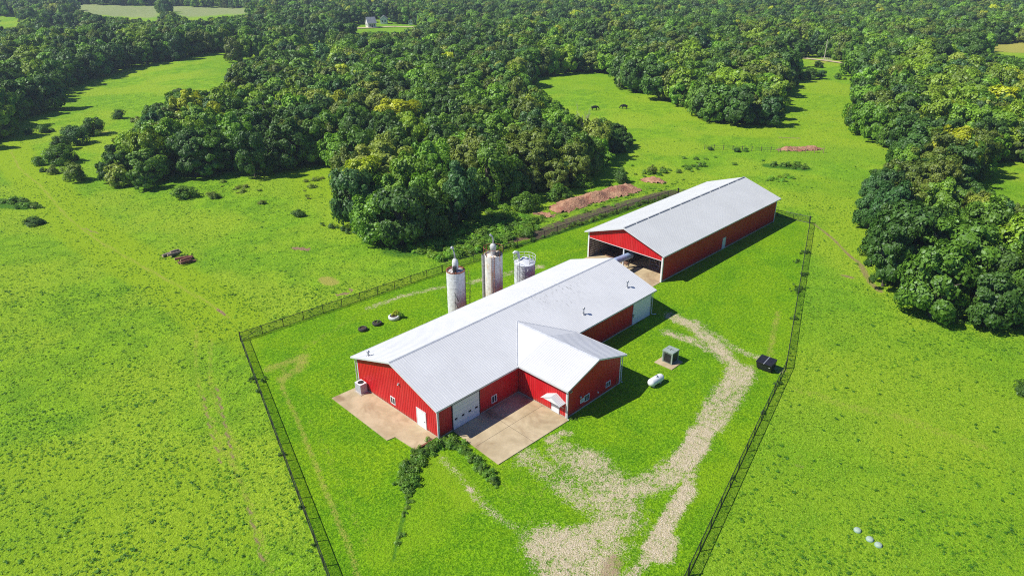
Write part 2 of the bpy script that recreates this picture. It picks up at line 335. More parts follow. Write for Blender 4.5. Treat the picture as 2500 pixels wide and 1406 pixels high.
    c, _ = cover(c, lush, 0.3, 0.8, 1.2, (0.05, 0.15, 0.012), (0.09, 0.23, 0.02))
    c, _ = cover(c, dry, 0.35, 0.95, 2.6, (0.30, 0.32, 0.04), (0.46, 0.42, 0.11))
    c, k1 = cover(c, t.math('MULTIPLY', grav, 0.92), 0.42, 0.95, 4.0, (0.44, 0.34, 0.19), (0.70, 0.59, 0.41))
    gp = t.noise(13.0, 2, 0.8, p)
    c = t.mix(t.math('MULTIPLY', k1, t.step(gp, 0.36, 0.46, 0.85, 0)), c, (0.15, 0.17, 0.03))
    c = t.mix(t.math('MULTIPLY', k1, t.step(gp, 0.53, 0.62, 0, 0.95)), c, (0.80, 0.73, 0.60))
    c, _ = cover(c, dirt, 0.4, 0.7, 1.0, (0.26, 0.17, 0.09), (0.36, 0.25, 0.15))
    c, _ = cover(c, mud, 0.42, 0.85, 3.6, (0.075, 0.055, 0.042), (0.17, 0.125, 0.095))
    hgt = t.math('ADD', t.math('MULTIPLY', n2, 0.6), t.math('ADD', t.math('MULTIPLY', n3, 0.55), t.math('ADD', t.math('MULTIPLY', n4, 0.2), t.math('MULTIPLY', n6, 0.6))))
    b = t.bump(hgt, 0.8, 0.35 if kind != 'lawn_grass' else 0.26)
    return t.pbr(c, 0.95, normal=b, spec=0.08)
def sheet(name, xs, ys, mat, keep=None, dz=0.0, kind='structure'):
    X, Y = np.meshgrid(xs, ys, indexing='ij'); xy = np.c_[X.ravel(), Y.ravel()]; z = height(xy[:, 0], xy[:, 1]) + dz
    nx, ny = len(xs), len(ys); i = np.arange(nx*ny).reshape(nx, ny)
    q = np.stack([i[:-1, :-1], i[1:, :-1], i[1:, 1:], i[:-1, 1:]], -1).reshape(-1, 4)
    if keep is not None:
        ctr = xy[q].mean(1); q = q[keep(ctr)]
        used = np.unique(q); remap = -np.ones(len(xy), int); remap[used] = np.arange(len(used)); q = remap[q]; xy = xy[used]; z = z[used]
    me = bpy.data.meshes.new(name); me.vertices.add(len(xy)); me.vertices.foreach_set('co', np.c_[xy, z].astype('f').ravel())
    me.loops.add(q.size); me.loops.foreach_set('vertex_index', q.ravel().astype('i')); me.polygons.add(len(q))
    me.polygons.foreach_set('loop_start', np.arange(0, q.size, 4, dtype='i')); me.polygons.foreach_set('use_smooth', np.ones(len(q), bool))
    me.update(calc_edges=True); me.materials.append(mat)
    A = paint(xy)
    for nm, ks in (('paint_a', CH[:4]), ('paint_b', CH[4:])):
        at = me.attributes.new(nm, 'FLOAT_COLOR', 'POINT'); at.data.foreach_set('color', np.stack([A[k] for k in ks], -1).astype('f').ravel())
    o = bpy.data.objects.new(name, me); LINK(o); o['kind'] = kind; return o
def growing(lo, hi, step, outer):
    a = list(np.arange(lo, hi + 1e-6, step)); s = step
    while a[-1] < outer: s = min(s*1.13, 18); a.append(a[-1] + s)
    s = step
    while a[0] > -outer: s = min(s*1.13, 18); a.insert(0, a[0] - s)
    return np.array(a)
GM = ground_mat('pasture_grass')
sheet('pasture', growing(-45, 150, 0.6, 1350), growing(-60, 130, 0.6, 1350), GM)
LM = ground_mat('lawn_grass')
_fp = np.array(FPOLY)
lawn = sheet('lawn', np.arange(-24, 89.2, 0.4), np.arange(-30.6, 35, 0.4), LM, lambda c: inpoly(c, FPOLY), 0.006)
def grav_keep(c):
    a = paint(c); return (a['gravel'] > 0.10) & (a['lawn'] > 0.5) & (c[:, 1] < -0.8)
sheet('gravel_drive', np.arange(-10, 60, 0.3), np.arange(-30.6, 3, 0.3), LM, grav_keep, 0.012)

def slab(name, px, z, label, th=0.1):
    P = [np.array([q[0], q[1], 0.0]) for q in px]; b = MB(); b.prism([(q[0], q[1], 0.0) for q in P], (0, 0, z)); o = b.build(name, SLAB); o['kind'] = 'structure'; return o
slab('concrete_apron', [(-0.02, 0.35), (-0.02, 14.1), (-3.75, 14.27), (-3.93, 3.6), (-3.0, 3.45), (-2.83, 0.25)], 0.09, '')
slab('concrete_yard', [(1.85, -0.02), (1.44, -7.3), (11.72, -7.6), (11.8, -0.02)], 0.09, '')
slab('concrete_floor', [(39.0, 4.86), (48.05, 4.86), (84, 4.9), (84, 19.0), (48.05, 19.1), (39.0, 19.0)], 0.06, '')
# expansion joints of the yard slab
jb = MB()
for a, c in (((6.6, -0.1, 0.0925), (6.4, -7.4, 0.0925)), ((1.7, -3.7, 0.0925), (11.75, -3.8, 0.0925))):
    d = Vector(c) - Vector(a); n = Vector((-d.y, d.x, 0)).normalized()*0.02; jb.add([Vector(a) - n, Vector(c) - n, Vector(c) + n, Vector(a) + n], [(0, 1, 2, 3)])
jo = jb.build('concrete_joint', M('joint_dirt', (0.13, 0.10, 0.07), 0.95)); jo['kind'] = 'structure'

# ------------------------------------------------------------------ barns
def roof_slope(b, P, axis, side, th=0.05, rib=0.30, rh=0.016, rw=0.05):
    """slab of roofing P = [eave start, eave end, ridge end, ridge start] with raised ribs running up the slope"""
    P = [Vector(q) for q in P]; n = (P[1] - P[0]).cross(P[3] - P[0]).normalized()
    if n.z < 0: n = -n
    b.prism([q - n*th for q in P], n*th)
    L0 = (P[1] - P[0]).length; e0 = (P[1] - P[0]).normalized()
    L1 = max((P[2] - P[3]).length, 1e-6); k = int(L0/rib)
    # ribs start on the eave line and end where the ridge or the valley line stops them
    up = (P[3] - P[0]); up = up - e0*up.dot(e0); run = up.length; up.normalize()
    for i in range(k + 1):
        s = (i + 0.5)*L0/(k + 1); t1 = run
        # valley edges: left edge P0->P3, right edge P1->P2
        for A, B, sg in ((P[0], P[3], -1), (P[1], P[2], 1)):
            sa, sb = (A - P[0]).dot(e0), (B - P[0]).dot(e0)
            if abs(sb - sa) > 0.2 and (s - sb)*sg > 0: t1 = min(t1, run*(s - sa)/(sb - sa))
        if t1 < 0.3: continue
        a = P[0] + e0*(s - rw/2) + n*0.001; c = P[0] + e0*(s + rw/2) + n*0.001
        b.hexa([a - n*0.004, c - n*0.004, c + up*t1 - n*0.004, a + up*t1 - n*0.004, a + n*rh + e0*0.016, c + n*rh - e0*0.016, c + up*t1 + n*rh - e0*0.016, a + up*t1 + n*rh + e0*0.016])
def wall_run(b, p0, p1, top0, top1=None, th=0.12, z0=0.18, inward=1, rib=0.30):
    """ribbed siding from p0 to p1 (plan), top height top0 at p0 to top1 at p1; body inside, ribs outside"""
    top1 = top0 if top1 is None else top1
    a, c = Vector((*p0, 0)), Vector((*p1, 0)); d = (c - a).normalized(); n = Vector((d.y, -d.x, 0))*inward   # outward
    b.prism([a + Vector((0, 0, z0)), c + Vector((0, 0, z0)), c + Vector((0, 0, top1)), a + Vector((0, 0, top0))], -n*th)
    L = (c - a).length; k = int(L/rib)
    for i in range(k):
        s = (i + 0.5)*L/k; z = top0 + (top1 - top0)*s/L - 0.02; q = a + d*s
        u = d*0.035; v = d*0.018
        b.hexa([q - u + Vector((0, 0, z0)), q + u + Vector((0, 0, z0)), q + v + n*0.025 + Vector((0, 0, z0)), q - v + n*0.025 + Vector((0, 0, z0)),
                q - u + Vector((0, 0, z)), q + u + Vector((0, 0, z)), q + v + n*0.025 + Vector((0, 0, z)), q - v + n*0.025 + Vector((0, 0, z))])
def window(parent, face, a0, a1, z0, z1, plane, sgn):
    """sliding window set on a wall: face 'x' or 'y' plane, sgn = outward direction"""
    def bx(b, u0, u1, w0, w1, d0, d1):
        lo, hi = sorted((plane + sgn*d0, plane + sgn*d1))
        if face == 'x': b.box(lo, hi, u0, u1, w0, w1)
        else: b.box(u0, u1, lo, hi, w0, w1)
    w = part('window', GLASS, parent, lambda b: bx(b, a0 + 0.06, a1 - 0.06, z0 + 0.06, z1 - 0.06, 0.0, 0.035))
    def fr(b):
        t = 0.075; m = (a0 + a1)/2
        bx(b, a0, a1, z0, z0 + t, 0, 0.06); bx(b, a0, a1, z1 - t, z1, 0, 0.06)
        bx(b, a0, a0 + t, z0 + t, z1 - t, 0, 0.06); bx(b, a1 - t, a1, z0 + t, z1 - t, 0, 0.06); bx(b, m - t/2, m + t/2, z0 + t, z1 - t, 0, 0.058)
    part('frame', WHITE, w, fr)
    return w
def vent(parent, x, y, z, h=0.75, mat=GALV):
    v = part('vent_pipe', mat, parent, lambda b: (b.tube([(x, y, z - 0.1), (x, y, z + h)], 0.09, 10), b.lathe([(0.3, z - 0.04), (0.22, z + 0.04), (0.1, z + 0.1)], 12, (x, y))), True)
    part('cap', mat, v, lambda b: b.lathe([(0.001, z + h + 0.22), (0.17, z + h + 0.12), (0.19, z + h), (0.001, z + h)], 12, (x, y)), True)
BL, BW, BE, BR, OV = 37.944, 14.284, 4.026, 6.369, 0.478
sA = (BR - BE)/(BW/2); eA = BE - sA*OV
U0, U1, WL, WE, WR = 11.814, 21.229, 7.2, 4.077, 5.58
sW = (WR - WE)/((U1 - U0)/2); eW = WE - sW*OV; UM = (U0 + U1)/2
yv = (eW - BE)/sA; yr = (WR - BE)/sA
barn = thing('barn', 'red barn with a gabled side wing, standing by the concrete slabs', 'barn')
def bw(b):
    wall_run(b, (0, BW/2), (0, 0), BR - 0.12, BE - 0.10)
    wall_run(b, (0, BW), (0, BW/2), BE - 0.10, BR - 0.12)
    wall_run(b, (0.001, 0), (U0 - 0.02, 0), BE - 0.10); wall_run(b, (U1 + 0.02, 0), (BL, 0), BE - 0.10)
    wall_run(b, (BL, 0), (BL, BW/2), BE - 0.1, BR - 0.12); wall_run(b, (BL, BW/2), (BL, BW), BR - 0.12, BE - 0.1)
    wall_run(b, (BL, BW), (0, BW), BE - 0.10)
    wall_run(b, (U0, 0), (U0, -WL), WE - 0.1); wall_run(b, (U1, -WL), (U1, 0), WE - 0.1)
    wall_run(b, (U0, -WL), (UM, -WL), WE - 0.1, WR - 0.12); wall_run(b, (UM, -WL), (U1, -WL), WR - 0.12, WE - 0.1)
part('wall', RED, barn, bw)
def br(b):
    x0, x1 = -OV, BL + OV
    roof_slope(b, [(x0, -OV, eA), (x1, -OV, eA), (x1, BW/2, BR), (x0, BW/2, BR)], 'x', -1)
    roof_slope(b, [(x0, BW + OV, eA), (x1, BW + OV, eA), (x1, BW/2, BR), (x0, BW/2, BR)], 'x', 1)
rA = part('roof', ROOF, barn, br)
part('ridge_cap', M('ridge_metal', (0.46, 0.48, 0.52), 0.4, 0.1, 2), rA, lambda b: b.prism([(-OV, BW/2 - 0.17, BR - 0.045), (-OV, BW/2, BR + 0.05), (-OV, BW/2 + 0.17, BR - 0.045)], (BL + 2*OV, 0, 0)))
def bwr(b):
    z = 0.03
    roof_slope(b, [(U0 - OV, -WL - OV, eW + z), (U0 - OV, yv, eW + z), (UM, yr, WR + z), (UM, -WL - OV, WR + z)], 'y', -1)
    roof_slope(b, [(U1 + OV, -WL - OV, eW + z), (U1 + OV, yv, eW + z), (UM, yr, WR + z), (UM, -WL - OV, WR + z)], 'y', 1)
rW = part('roof', ROOF, barn, bwr, label='lower gabled roof over the side wing')
part('ridge_cap', M('ridge_metal', (0.5, 0.5, 0.5)), rW, lambda b: b.prism([(UM - 0.17, -WL - OV, WR - 0.01), (UM, -WL - OV, WR + 0.08), (UM + 0.17, -WL - OV, WR - 0.01)], (0, WL + OV + yr - 0.1, 0)))
part('valley_flashing', M('ridge_metal', (0.5, 0.5, 0.5)), rW, lambda b: [b.tube([(ue, yv, eW + 0.035), (UM, yr, WR + 0.035)], 0.07, 6) for ue in (U0 - OV, U1 + OV)])
def ftrim(b):   # fascia boards along eaves and rakes
    t = 0.03; h = 0.18
    for y in (-OV - t - 0.003, BW + OV + 0.003): b.box(-OV, BL + OV, y, y + t, eA - h, eA + 0.02) if y > 0 else (b.box(-OV, U0 - OV - 0.01, y, y + t, eA - h, eA + 0.02), b.box(U1 + OV + 0.01, BL + OV, y, y + t, eA - h, eA + 0.02))
    for x in (-OV - t - 0.003, BL + OV + 0.003):
        for ye, yd in ((-OV, BW/2), (BW + OV, BW/2)): b.prism([(x, ye, eA - h), (x, yd, BR - h), (x, yd, BR + 0.01), (x, ye, eA + 0.01)], (t, 0, 0))
    y = -WL - OV - t - 0.003
    for xe in (U0 - OV, U1 + OV): b.prism([(xe, y, eW - h + 0.03), (UM, y, WR - h + 0.03), (UM, y, WR + 0.04), (xe, y, eW + 0.04)], (0, t, 0))
    for x in (U0 - OV - t - 0.003, U1 + OV + 0.003): b.box(x, x + t, -WL - OV, yv - 0.05, eW - h, eW + 0.05)
part('fascia', TRIM, barn, ftrim)
def ctrim(b, x, y):
    if True:
        sx = -1 if x in (0, U0) else 1; sy = 1 if y == BW else -1; zt = (eW if y == -WL else eA) - 0.06; t = 0.045
        xa, xb = sorted((x + sx*t, x - sx*0.13)); ya, yb = sorted((y + sy*0.001, y + sy*t)); b.box(xa, xb, ya, yb, 0.02, zt)
        xa, xb = sorted((x + sx*0.001, x + sx*t)); ya, yb = sorted((y + sy*0.0005, y - sy*0.13)); b.box(xa, xb, ya, yb, 0.02, zt)
for x, y in ((0, 0), (0, BW), (BL, 0), (BL, BW), (U0, -WL), (U1, -WL)): part('corner_trim', TRIM, barn, lambda b: ctrim(b, x, y))
for q in (((-0.16, -0.16), (0.0, -0.2)), ((BL + 0.12, -0.2), (0.7, -0.35)), ((U0 - 0.12, -WL - 0.22), (0, -0.2)), ((U1 + 0.2, -WL - 0.1), (0.3, 0)), ((-0.16, BW + 0.14), (0, 0.1))):
    (x, y), (dx, dy) = q; zt = eA - 0.1
    part('downspout', TRIM, barn, lambda b: b.tube([(x, y, zt), (x, y, 0.25), (x + dx*0.4, y + dy*0.4, 0.12), (x + dx, y + dy, 0.1)], 0.055, 6))
def found(b):
    t = 0.02
    b.box(-t, 0.1, -t, BW + t, -0.1, 0.18); b.box(0.1, U0 - 0.0, -t, 0.1, -0.1, 0.18); b.box(U1, BL, -t, 0.1, -0.1, 0.18); b.box(BL - 0.1, BL + t, -t + 0.001, BW + t, -0.1, 0.179)
    b.box(0.1, BL - 0.1, BW - 0.1, BW + t, -0.1, 0.178)
    b.box(U0 - t, U0 + 0.1, -WL - t, -t - 0.001, -0.1, 0.177); b.box(U1 - 0.1, U1 + t, -WL - t, -t - 0.001, -0.1, 0.177); b.box(U0 + 0.1, U1 - 0.1, -WL - t, -WL + 0.1, -0.1, 0.176)
part('foundation', CONC, barn, found)
# doors
def panel_door(b, face, plane, sgn, a0, a1, z0, z1, d, rows, cols=1, gap=0.03):
    def bx(u0, u1, w0, w1, d0, d1):
        lo, hi = sorted((plane + sgn*d0, plane + sgn*d1))
        b.box(lo, hi, u0, u1, w0, w1) if face == 'x' else b.box(u0, u1, lo, hi, w0, w1)
    bx(a0, a1, z0, z1, 0, d - 0.02)
    for i in range(rows):
        for j in range(cols):
            bx(a0 + (a1 - a0)*j/cols + gap/2, a0 + (a1 - a0)*(j + 1)/cols - gap/2, z0 + (z1 - z0)*i/rows + gap/2, z0 + (z1 - z0)*(i + 1)/rows - gap/2, d - 0.02, d)
od = part('overhead_door', WHITE, barn, lambda b: panel_door(b, 'y', 0, -1, 1.95, 5.7, 0.1, 3.22, 0.07, 6))
def odf(b):
    b.box(1.85, 1.95, -0.085, 0, 0.1, 3.32); b.box(5.7, 5.8, -0.085, 0, 0.1, 3.32); b.box(1.95, 5.7, -0.085, 0, 3.22, 3.32)
part('frame', DARKM, od, odf)
for x in (2.18, 3.15, 4.12, 5.08): part('pane', GLASS, od, lambda b: b.box(x, x + 0.36, -0.078, -0.06, 1.22, 1.45))
gd = part('door', WHITE, barn, lambda b: panel_door(b, 'x', 0, -1, 2.0, 3.4, 0.1, 2.22, 0.06, 1))
part('frame', TRIM, gd, lambda b: (b.box(-0.075, 0, 1.9, 2.0, 0.1, 2.32), b.box(-0.075, 0, 3.4, 3.5, 0.1, 2.32), b.box(-0.075, 0, 2.0, 3.4, 2.22, 2.32)))
part('handle', DARKM, gd, lambda b: b.box(-0.13, -0.06, 2.1, 2.16, 1.05, 1.11))
sd = part('sliding_door', WHITE, barn, lambda b: panel_door(b, 'y', 0, -1, 33.75, 37.7, 0.12, 3.3, 0.10, 1, 1), label='white sliding door near the far end of the shaded side')
part('handle', DARKM, sd, lambda b: (b.box(33.85, 33.95, -0.16, -0.10, 1.3, 1.5), b.box(33.5, 34.0, -0.14, -0.10, 1.62, 1.70)))
part('track', DARKM, sd, lambda b: b.box(31.5, 37.8, -0.15, -0.02, 3.32, 3.40))
window(barn, 'x', 7.27, 8.13, 0.62, 1.52, 0.0, -1)
window(barn, 'y', 7.55, 8.35, 0.60, 1.55, 0.0, -1)
window(barn, 'y', 14.76, 15.6, 0.68, 1.5, -WL, -1)
window(barn, 'y', 18.58, 19.42, 0.68, 1.4, -WL, -1)
sg = part('sign_board', WHITE, barn, lambda b: b.box(14.06, 14.68, -WL - 0.05, -WL, 0.82, 1.36), label='small white notice board beside the wing window')
part('lettering', M('sign_ink', (0.16, 0.18, 0.24), 0.6), sg, lambda b: [b.box(14.13, 14.13 + w, -WL - 0.054, -WL - 0.05, z, z + 0.045) for w, z in ((0.48, 1.24), (0.40, 1.14), (0.46, 1.04), (0.30, 0.94))])
part('meter', GALV, barn, lambda b: b.ball((14.0, -WL - 0.1, 1.75), 0.14, 8)); part('outlet', WHITE, barn, lambda b: b.box(17.1, 17.25, -WL - 0.12, -WL, 0.75, 0.9))
part('pipe', M('copper_pipe', (0.40, 0.16, 0.07), 0.6, 0.2), barn, lambda b: b.tube([(20.6, -WL - 0.1, 0.05), (20.6, -WL - 0.1, 1.15), (20.6, -WL, 1.2)], 0.045, 6))
for x, y, z in ((-0.08, 6.3, 3.9), (U0 + 0.55, -WL - 0.1, 3.3)):
    part('wall_lamp', GALV, barn, lambda b: (b.box(x - 0.08, x + 0.08, y - 0.1, y + 0.1, z - 0.08, z + 0.06), b.ball((x - 0.1, y, z - 0.1), 0.09, 6)))
# porch roof over the wing door
def porch(b):
    x1, x0 = U0 - 0.0, U0 - 1.05; ya, ym, yb = -7.05, -5.75, -4.35; ze, zr = 1.95, 2.62
    roof_slope(b, [(x0, ya, ze), (x1, ya, ze), (x1, ym, zr), (x0, ym, zr)], 'x', -1, 0.05, 0.25)
    roof_slope(b, [(x0, yb, ze), (x1, yb, ze), (x1, ym, zr), (x0, ym, zr)], 'x', 1, 0.05, 0.25)
pr = part('porch_roof', ROOF, barn, porch)
part('gable_panel', WHITE, pr, lambda b: b.prism([(U0 - 0.99, -6.85, 1.97), (U0 - 0.99, -5.75, 2.54), (U0 - 0.99, -4.55, 1.97)], (0.04, 0, 0)))
for y in (-6.8, -4.6): part('bracket', TRIM, pr, lambda b: (b.tube([(U0 - 0.02, y, 1.2), (U0 - 0.9, y, 1.93)], 0.04, 6), b.tube([(U0 - 0.02, y, 1.93), (U0 - 0.98, y, 1.93)], 0.04, 6)))
pd = part('door', WHITE, barn, lambda b: panel_door(b, 'x', U0, -1, -6.1, -5.15, 0.1, 2.0, 0.06, 2, 1), label='white entrance door under the small porch roof')
part('frame', TRIM, pd, lambda b: (b.box(U0 - 0.07, U0, -6.2, -6.1, 0.1, 2.08), b.box(U0 - 0.07, U0, -5.15, -5.05, 0.1, 2.08)))
vent(barn, 34.98, 2.0, BE + sA*2.0); vent(barn, 25.1, 1.5, BE + sA*1.5); vent(barn, 0.3, 12.2, BE + sA*(BW - 12.2), 0.5)

# ---- open cattle shed
CL, CW, CE, CR = 37.1, 14.305, 4.686, 7.039; sB = (CR - CE)/(CW/2); eB = CE - sB*OV
shed = thing('cattle_shed', 'long red cattle shed with an open gable end and dashed ridge vent, behind the barn', 'shed', (48.078, 4.858, 0), -0.0053)
WOODW = M('shed_timber', (0.25, 0.22, 0.19), 0.9, 0.3, 3)
def cw(b):
    wall_run(b, (0, 0), (CL, 0), CE - 0.1); wall_run(b, (CL, 0), (CL, CW/2), CE - 0.1, CR - 0.12); wall_run(b, (CL, CW/2), (CL, CW), CR - 0.12, CE - 0.1)
    wall_run(b, (CL, CW), (0, CW), CE - 0.1)
part('wall', RED, shed, cw)
def cg(b):   # gable panel above the opening
    wall_run(b, (0, CW/2), (0, 0), CR - 0.12, CE - 0.1, z0=3.55); wall_run(b, (0, CW), (0, CW/2), CE - 0.1, CR - 0.12, z0=3.55)
gp_ = part('gable_panel', RED, shed, cg)
part('edge_trim', TRIM, gp_, lambda b: b.box(-0.05, 0.13, 0.0, CW, 3.47, 3.55))
def cr(b):
    x0, x1 = -OV, CL + OV
    roof_slope(b, [(x0, -OV, eB), (x1, -OV, eB), (x1, CW/2, CR), (x0, CW/2, CR)], 'x', -1)
    roof_slope(b, [(x0, CW + OV, eB), (x1, CW + OV, eB), (x1, CW/2, CR), (x0, CW/2, CR)], 'x', 1)
rB = part('roof', ROOFB, shed, cr)
RVENT = M('ridge_vent_grey', (0.33, 0.34, 0.35), 0.6)
for i in range(12):
    x = -OV + 0.1 + i*(CL + 2*OV)/12
    part('ridge_vent', RVENT, rB, lambda b: b.prism([(x, CW/2 - 0.16, CR - 0.03), (x, CW/2 - 0.12, CR + 0.1), (x, CW/2 + 0.12, CR + 0.1), (x, CW/2 + 0.16, CR - 0.03)], ((CL + 2*OV)/12 - 0.28, 0, 0)))
def cf(b):
    t = 0.03; h = 0.18
    for y in (-OV - t - 0.003, CW + OV + 0.003): b.box(-OV, CL + OV, y, y + t, eB - h, eB + 0.02)
    for x in (-OV - t - 0.003, CL + OV + 0.003):
        for ye, yd in ((-OV, CW/2), (CW + OV, CW/2)): b.prism([(x, ye, eB - h), (x, yd, CR - h), (x, yd, CR + 0.01), (x, ye, eB + 0.01)], (t, 0, 0))
part('fascia', TRIM, shed, cf)
def cc(b, x, y):
    if True:
        sx = -1 if x == 0 else 1; sy = 1 if y > 1 else -1; t = 0.05
        xa, xb = sorted((x + sx*t, x - sx*0.2)); ya, yb = sorted((y + sy*0.001, y + sy*t)); b.box(xa, xb, ya, yb, 0.02, eB - 0.06)
        xa, xb = sorted((x + sx*0.001, x + sx*t)); ya, yb = sorted((y + sy*0.0005, y - sy*0.2)); b.box(xa, xb, ya, yb, 0.02, eB - 0.06)
for x, y in ((0, 0), (0, CW), (CL, 0), (CL, CW)): part('corner_trim', WHITE, shed, lambda b: cc(b, x, y))
part('foundation', CONC, shed, lambda b: (b.box(0, CL, -0.03, 0.05, -0.1, 0.2), b.box(CL - 0.05, CL + 0.02, 0.05, CW, -0.1, 0.2), b.box(0, CL - 0.05, CW - 0.05, CW + 0.02, -0.1, 0.2)))
bdr = part('door', WHITE, shed, lambda b: panel_door(b, 'y', 0, -1, 18.05, 18.95, 0.1, 2.05, 0.06, 1), label='white personnel door in the shaded long side')
part('frame', TRIM, bdr, lambda b: (b.box(17.95, 18.05, -0.075, 0, 0.1, 2.15), b.box(18.95, 19.05, -0.075, 0, 0.1, 2.15), b.box(18.05, 18.95, -0.075, 0, 2.05, 2.15)))
def lining(b):    # grey plank lining on the inside of the far long wall, with posts
    for k in range(8): b.box(0.2, CL - 0.3, CW - 0.26, CW - 0.2, 0.15 + k*0.42, 0.15 + k*0.42 + 0.3)
part('plank_lining', M('grey_planks', (0.40, 0.38, 0.34), 0.9, 0.35, 1.2), shed, lining)
for x in (2.2, 6.6, 11.0, 15.4, 19.8, 24.2, 28.6, 33.0):
    part('post', WOODW, shed, lambda b: b.box(x - 0.1, x + 0.1, CW - 0.46, CW - 0.27, 0.05, CE - 0.12))
for x, y in ((0.02, 7.25), (12.4, 7.15), (24.8, 7.15)):
    part('post', TRIM if x < 1 else WOODW, shed, lambda b: b.box(x, x + 0.2, y - 0.1, y + 0.1, 0.05, 3.47 if x < 1 else CR - 0.15))
part('truss', WOODW, shed, lambda b: [b.box(x, x + 0.06, 0.15, CW - 0.15, CE - 0.35, CE - 0.15) for x in (4.4, 8.8, 13.2, 17.6, 22, 26.4, 30.8)])
part('bedding', M('manure_bedding', (0.16, 0.09, 0.06), 0.95, 0.3, 1.5), shed, lambda b: b.prism([(1.5, 7.6, 0.08), (CL - 0.4, 7.6, 0.08), (CL - 0.4, CW - 0.5, 0.08), (2.6, CW - 0.5, 0.08)], (0, 0, 0.14)))
gt = thing('gate_panel', 'white tubular gate panel standing inside the open end of the cattle shed', 'gate', (51.6, 8.5, 0.06), 0.1)
part('frame', GALV, gt, lambda b: (b.tube([(0, -0.9, 0.1), (0, 0.9, 0.1), (0, 0.9, 3.0), (0, -0.9, 3.0), (0, -0.9, 0.1)], 0.05, 6), b.tube([(0, -0.9, 0.4), (0, 0.9, 2.4)], 0.04, 6)))
for z in (0.7, 1.2, 2.4): part('rail', GALV, gt, lambda b: b.tube([(0, -0.9, z), (0, 0.9, z)], 0.03, 6))

# ------------------------------------------------------------------ silos, tank
def silo_mat(name, base, rust, amt):
    t = NT(name); p = t.obj(); a = t.noise(1.2, 5, 0.7, t.scalev(p, (2.2, 2.2, 0.25))); b = t.noise(2.5, 5, 0.7, p); g = t.noise(0.8, 3, 0.6, p)
    c = t.mix(t.step(b, 0.35, 0.7), base, tuple(q*0.72 for q in base))
    c = t.mix(t.math('MULTIPLY', t.step(a, 0.62 - amt*0.22, 0.72 - amt*0.12), t.step(g, 0.3, 0.6, 0.25, 1)), c, rust)
    c = t.mix(t.step(b, 0.66, 0.72, 0, 0.6), c, (0.12, 0.09, 0.08))
    return t.pbr(c, 0.7, spec=0.3)
SW = silo_mat('weathered_white_steel', (0.74, 0.74, 0.74), (0.42, 0.30, 0.20), -0.25)
SR = silo_mat('rust_streaked_steel', (0.80, 0.78, 0.74), (0.60, 0.33, 0.07), 0.62)
SG = silo_mat('pale_grey_steel', (0.68, 0.71, 0.76), (0.35, 0.33, 0.30), 0.0)
def ladder(b, x, y, z0, z1, w=0.4, cage=0.0, ang=0.0):
    ca, sa = math.cos(ang), math.sin(ang)
    P = lambda u, v, z: (x + ca*u - sa*v, y + sa*u + ca*v, z)
    for u in (-w/2, w/2): b.tube([P(0, u, z0), P(0, u, z1)], 0.03, 6)
    z = z0 + 0.3
    while z < z1: b.tube([P(0, -w/2, z), P(0, w/2, z)], 0.018, 5, False); z += 0.33
    if cage:
        for z in np.arange(z0 + 2.2, z1 + 0.01, 0.9): b.tube([P(cage*math.sin(math.pi*k/8), -w*0.9*math.cos(math.pi*k/8), z) for k in range(9)], 0.022, 5, False)
        for k in (2, 4, 6): b.tube([P(cage*math.sin(math.pi*k/8), -w*0.9*math.cos(math.pi*k/8), z0 + 2.2) , P(cage*math.sin(math.pi*k/8), -w*0.9*math.cos(math.pi*k/8), z1)], 0.02, 5, False)
def ring(b, r, z, t=0.03, n=28, a0=0, a1=2*math.pi): b.tube([(r*math.cos(a0 + (a1 - a0)*k/n), r*math.sin(a0 + (a1 - a0)*k/n), z) for k in range(n + 1)], t, 6, False)
def silo(label, x, y, mat, r, H, rim, pipe):
    s = thing('silo', label, 'silo', (x, y, 0), 0, 'feed silos along the far side of the barn')
    def body(b):
        b.lathe([(r, 0), (r, H), (r - 0.06, H + 0.02), (r - 0.06, H - 0.28), (0.35, H - 0.05), (0.001, H - 0.05)], 36)
        for z in np.arange(1.0, H, 1.05): ring(b, r + 0.005, z, 0.016)
    part('shell', mat, s, body, False)
    return s
s1 = silo('narrow white steel silo with a rusty red rim, leftmost of the three', 18.8, 18.4, SW, 1.24, 7.35, True, 'short')
part('rim', RUST, s1, lambda b: (b.lathe([(1.25, 7.24), (1.27, 7.4), (1.17, 7.4), (1.17, 7.2)], 36), [b.tube([(1.2*math.cos(a), 1.2*math.sin(a), 7.35), (0.4*math.cos(a), 0.4*math.sin(a), 7.55)], 0.04, 5) for a in np.arange(0, 6.2, 0.8)]))
cyc = part('collector', SW, s1, lambda b: b.lathe([(0.34, 7.25), (0.40, 7.5), (0.42, 8.45), (0.34, 8.8), (0.15, 9.0), (0.001, 9.02)], 20), True)
part('pipe', GALV, cyc, lambda b: (b.tube([(0, 0, 8.9), (-0.05, 0.05, 9.8), (-0.15, 0.12, 10.4)], [0.14, 0.09, 0.08], 8), b.ball((-0.25, 0.2, 10.5), 0.24, 8)), True)
part('motor', DARKM, s1, lambda b: (b.box(-0.75, -0.35, -0.65, -0.3, 7.2, 8.0), b.tube([(-0.55, -0.5, 8.0), (-0.55, -0.5, 8.15)], 0.28, 12)))
part('brace', DARKM, s1, lambda b: [(b.tube([(-1.0, -0.62 + d*0, z), (-1.02, -0.9, z - 0.1), (-0.62, -1.12, z - 1.3)], 0.028, 5), b.tube([(-1.02, -0.9, z - 0.1), (-1.02, -0.9, 0.2)], 0.02, 5)) for d, z in ((0, 4.6), (1, 3.3))])
part('ladder', M('yellow_ladder', (0.32, 0.27, 0.08), 0.6), s1, lambda b: ladder(b, 1.28*math.cos(-0.75), 1.28*math.sin(-0.75), 0.2, 7.4, 0.42, 0.65, -0.75))
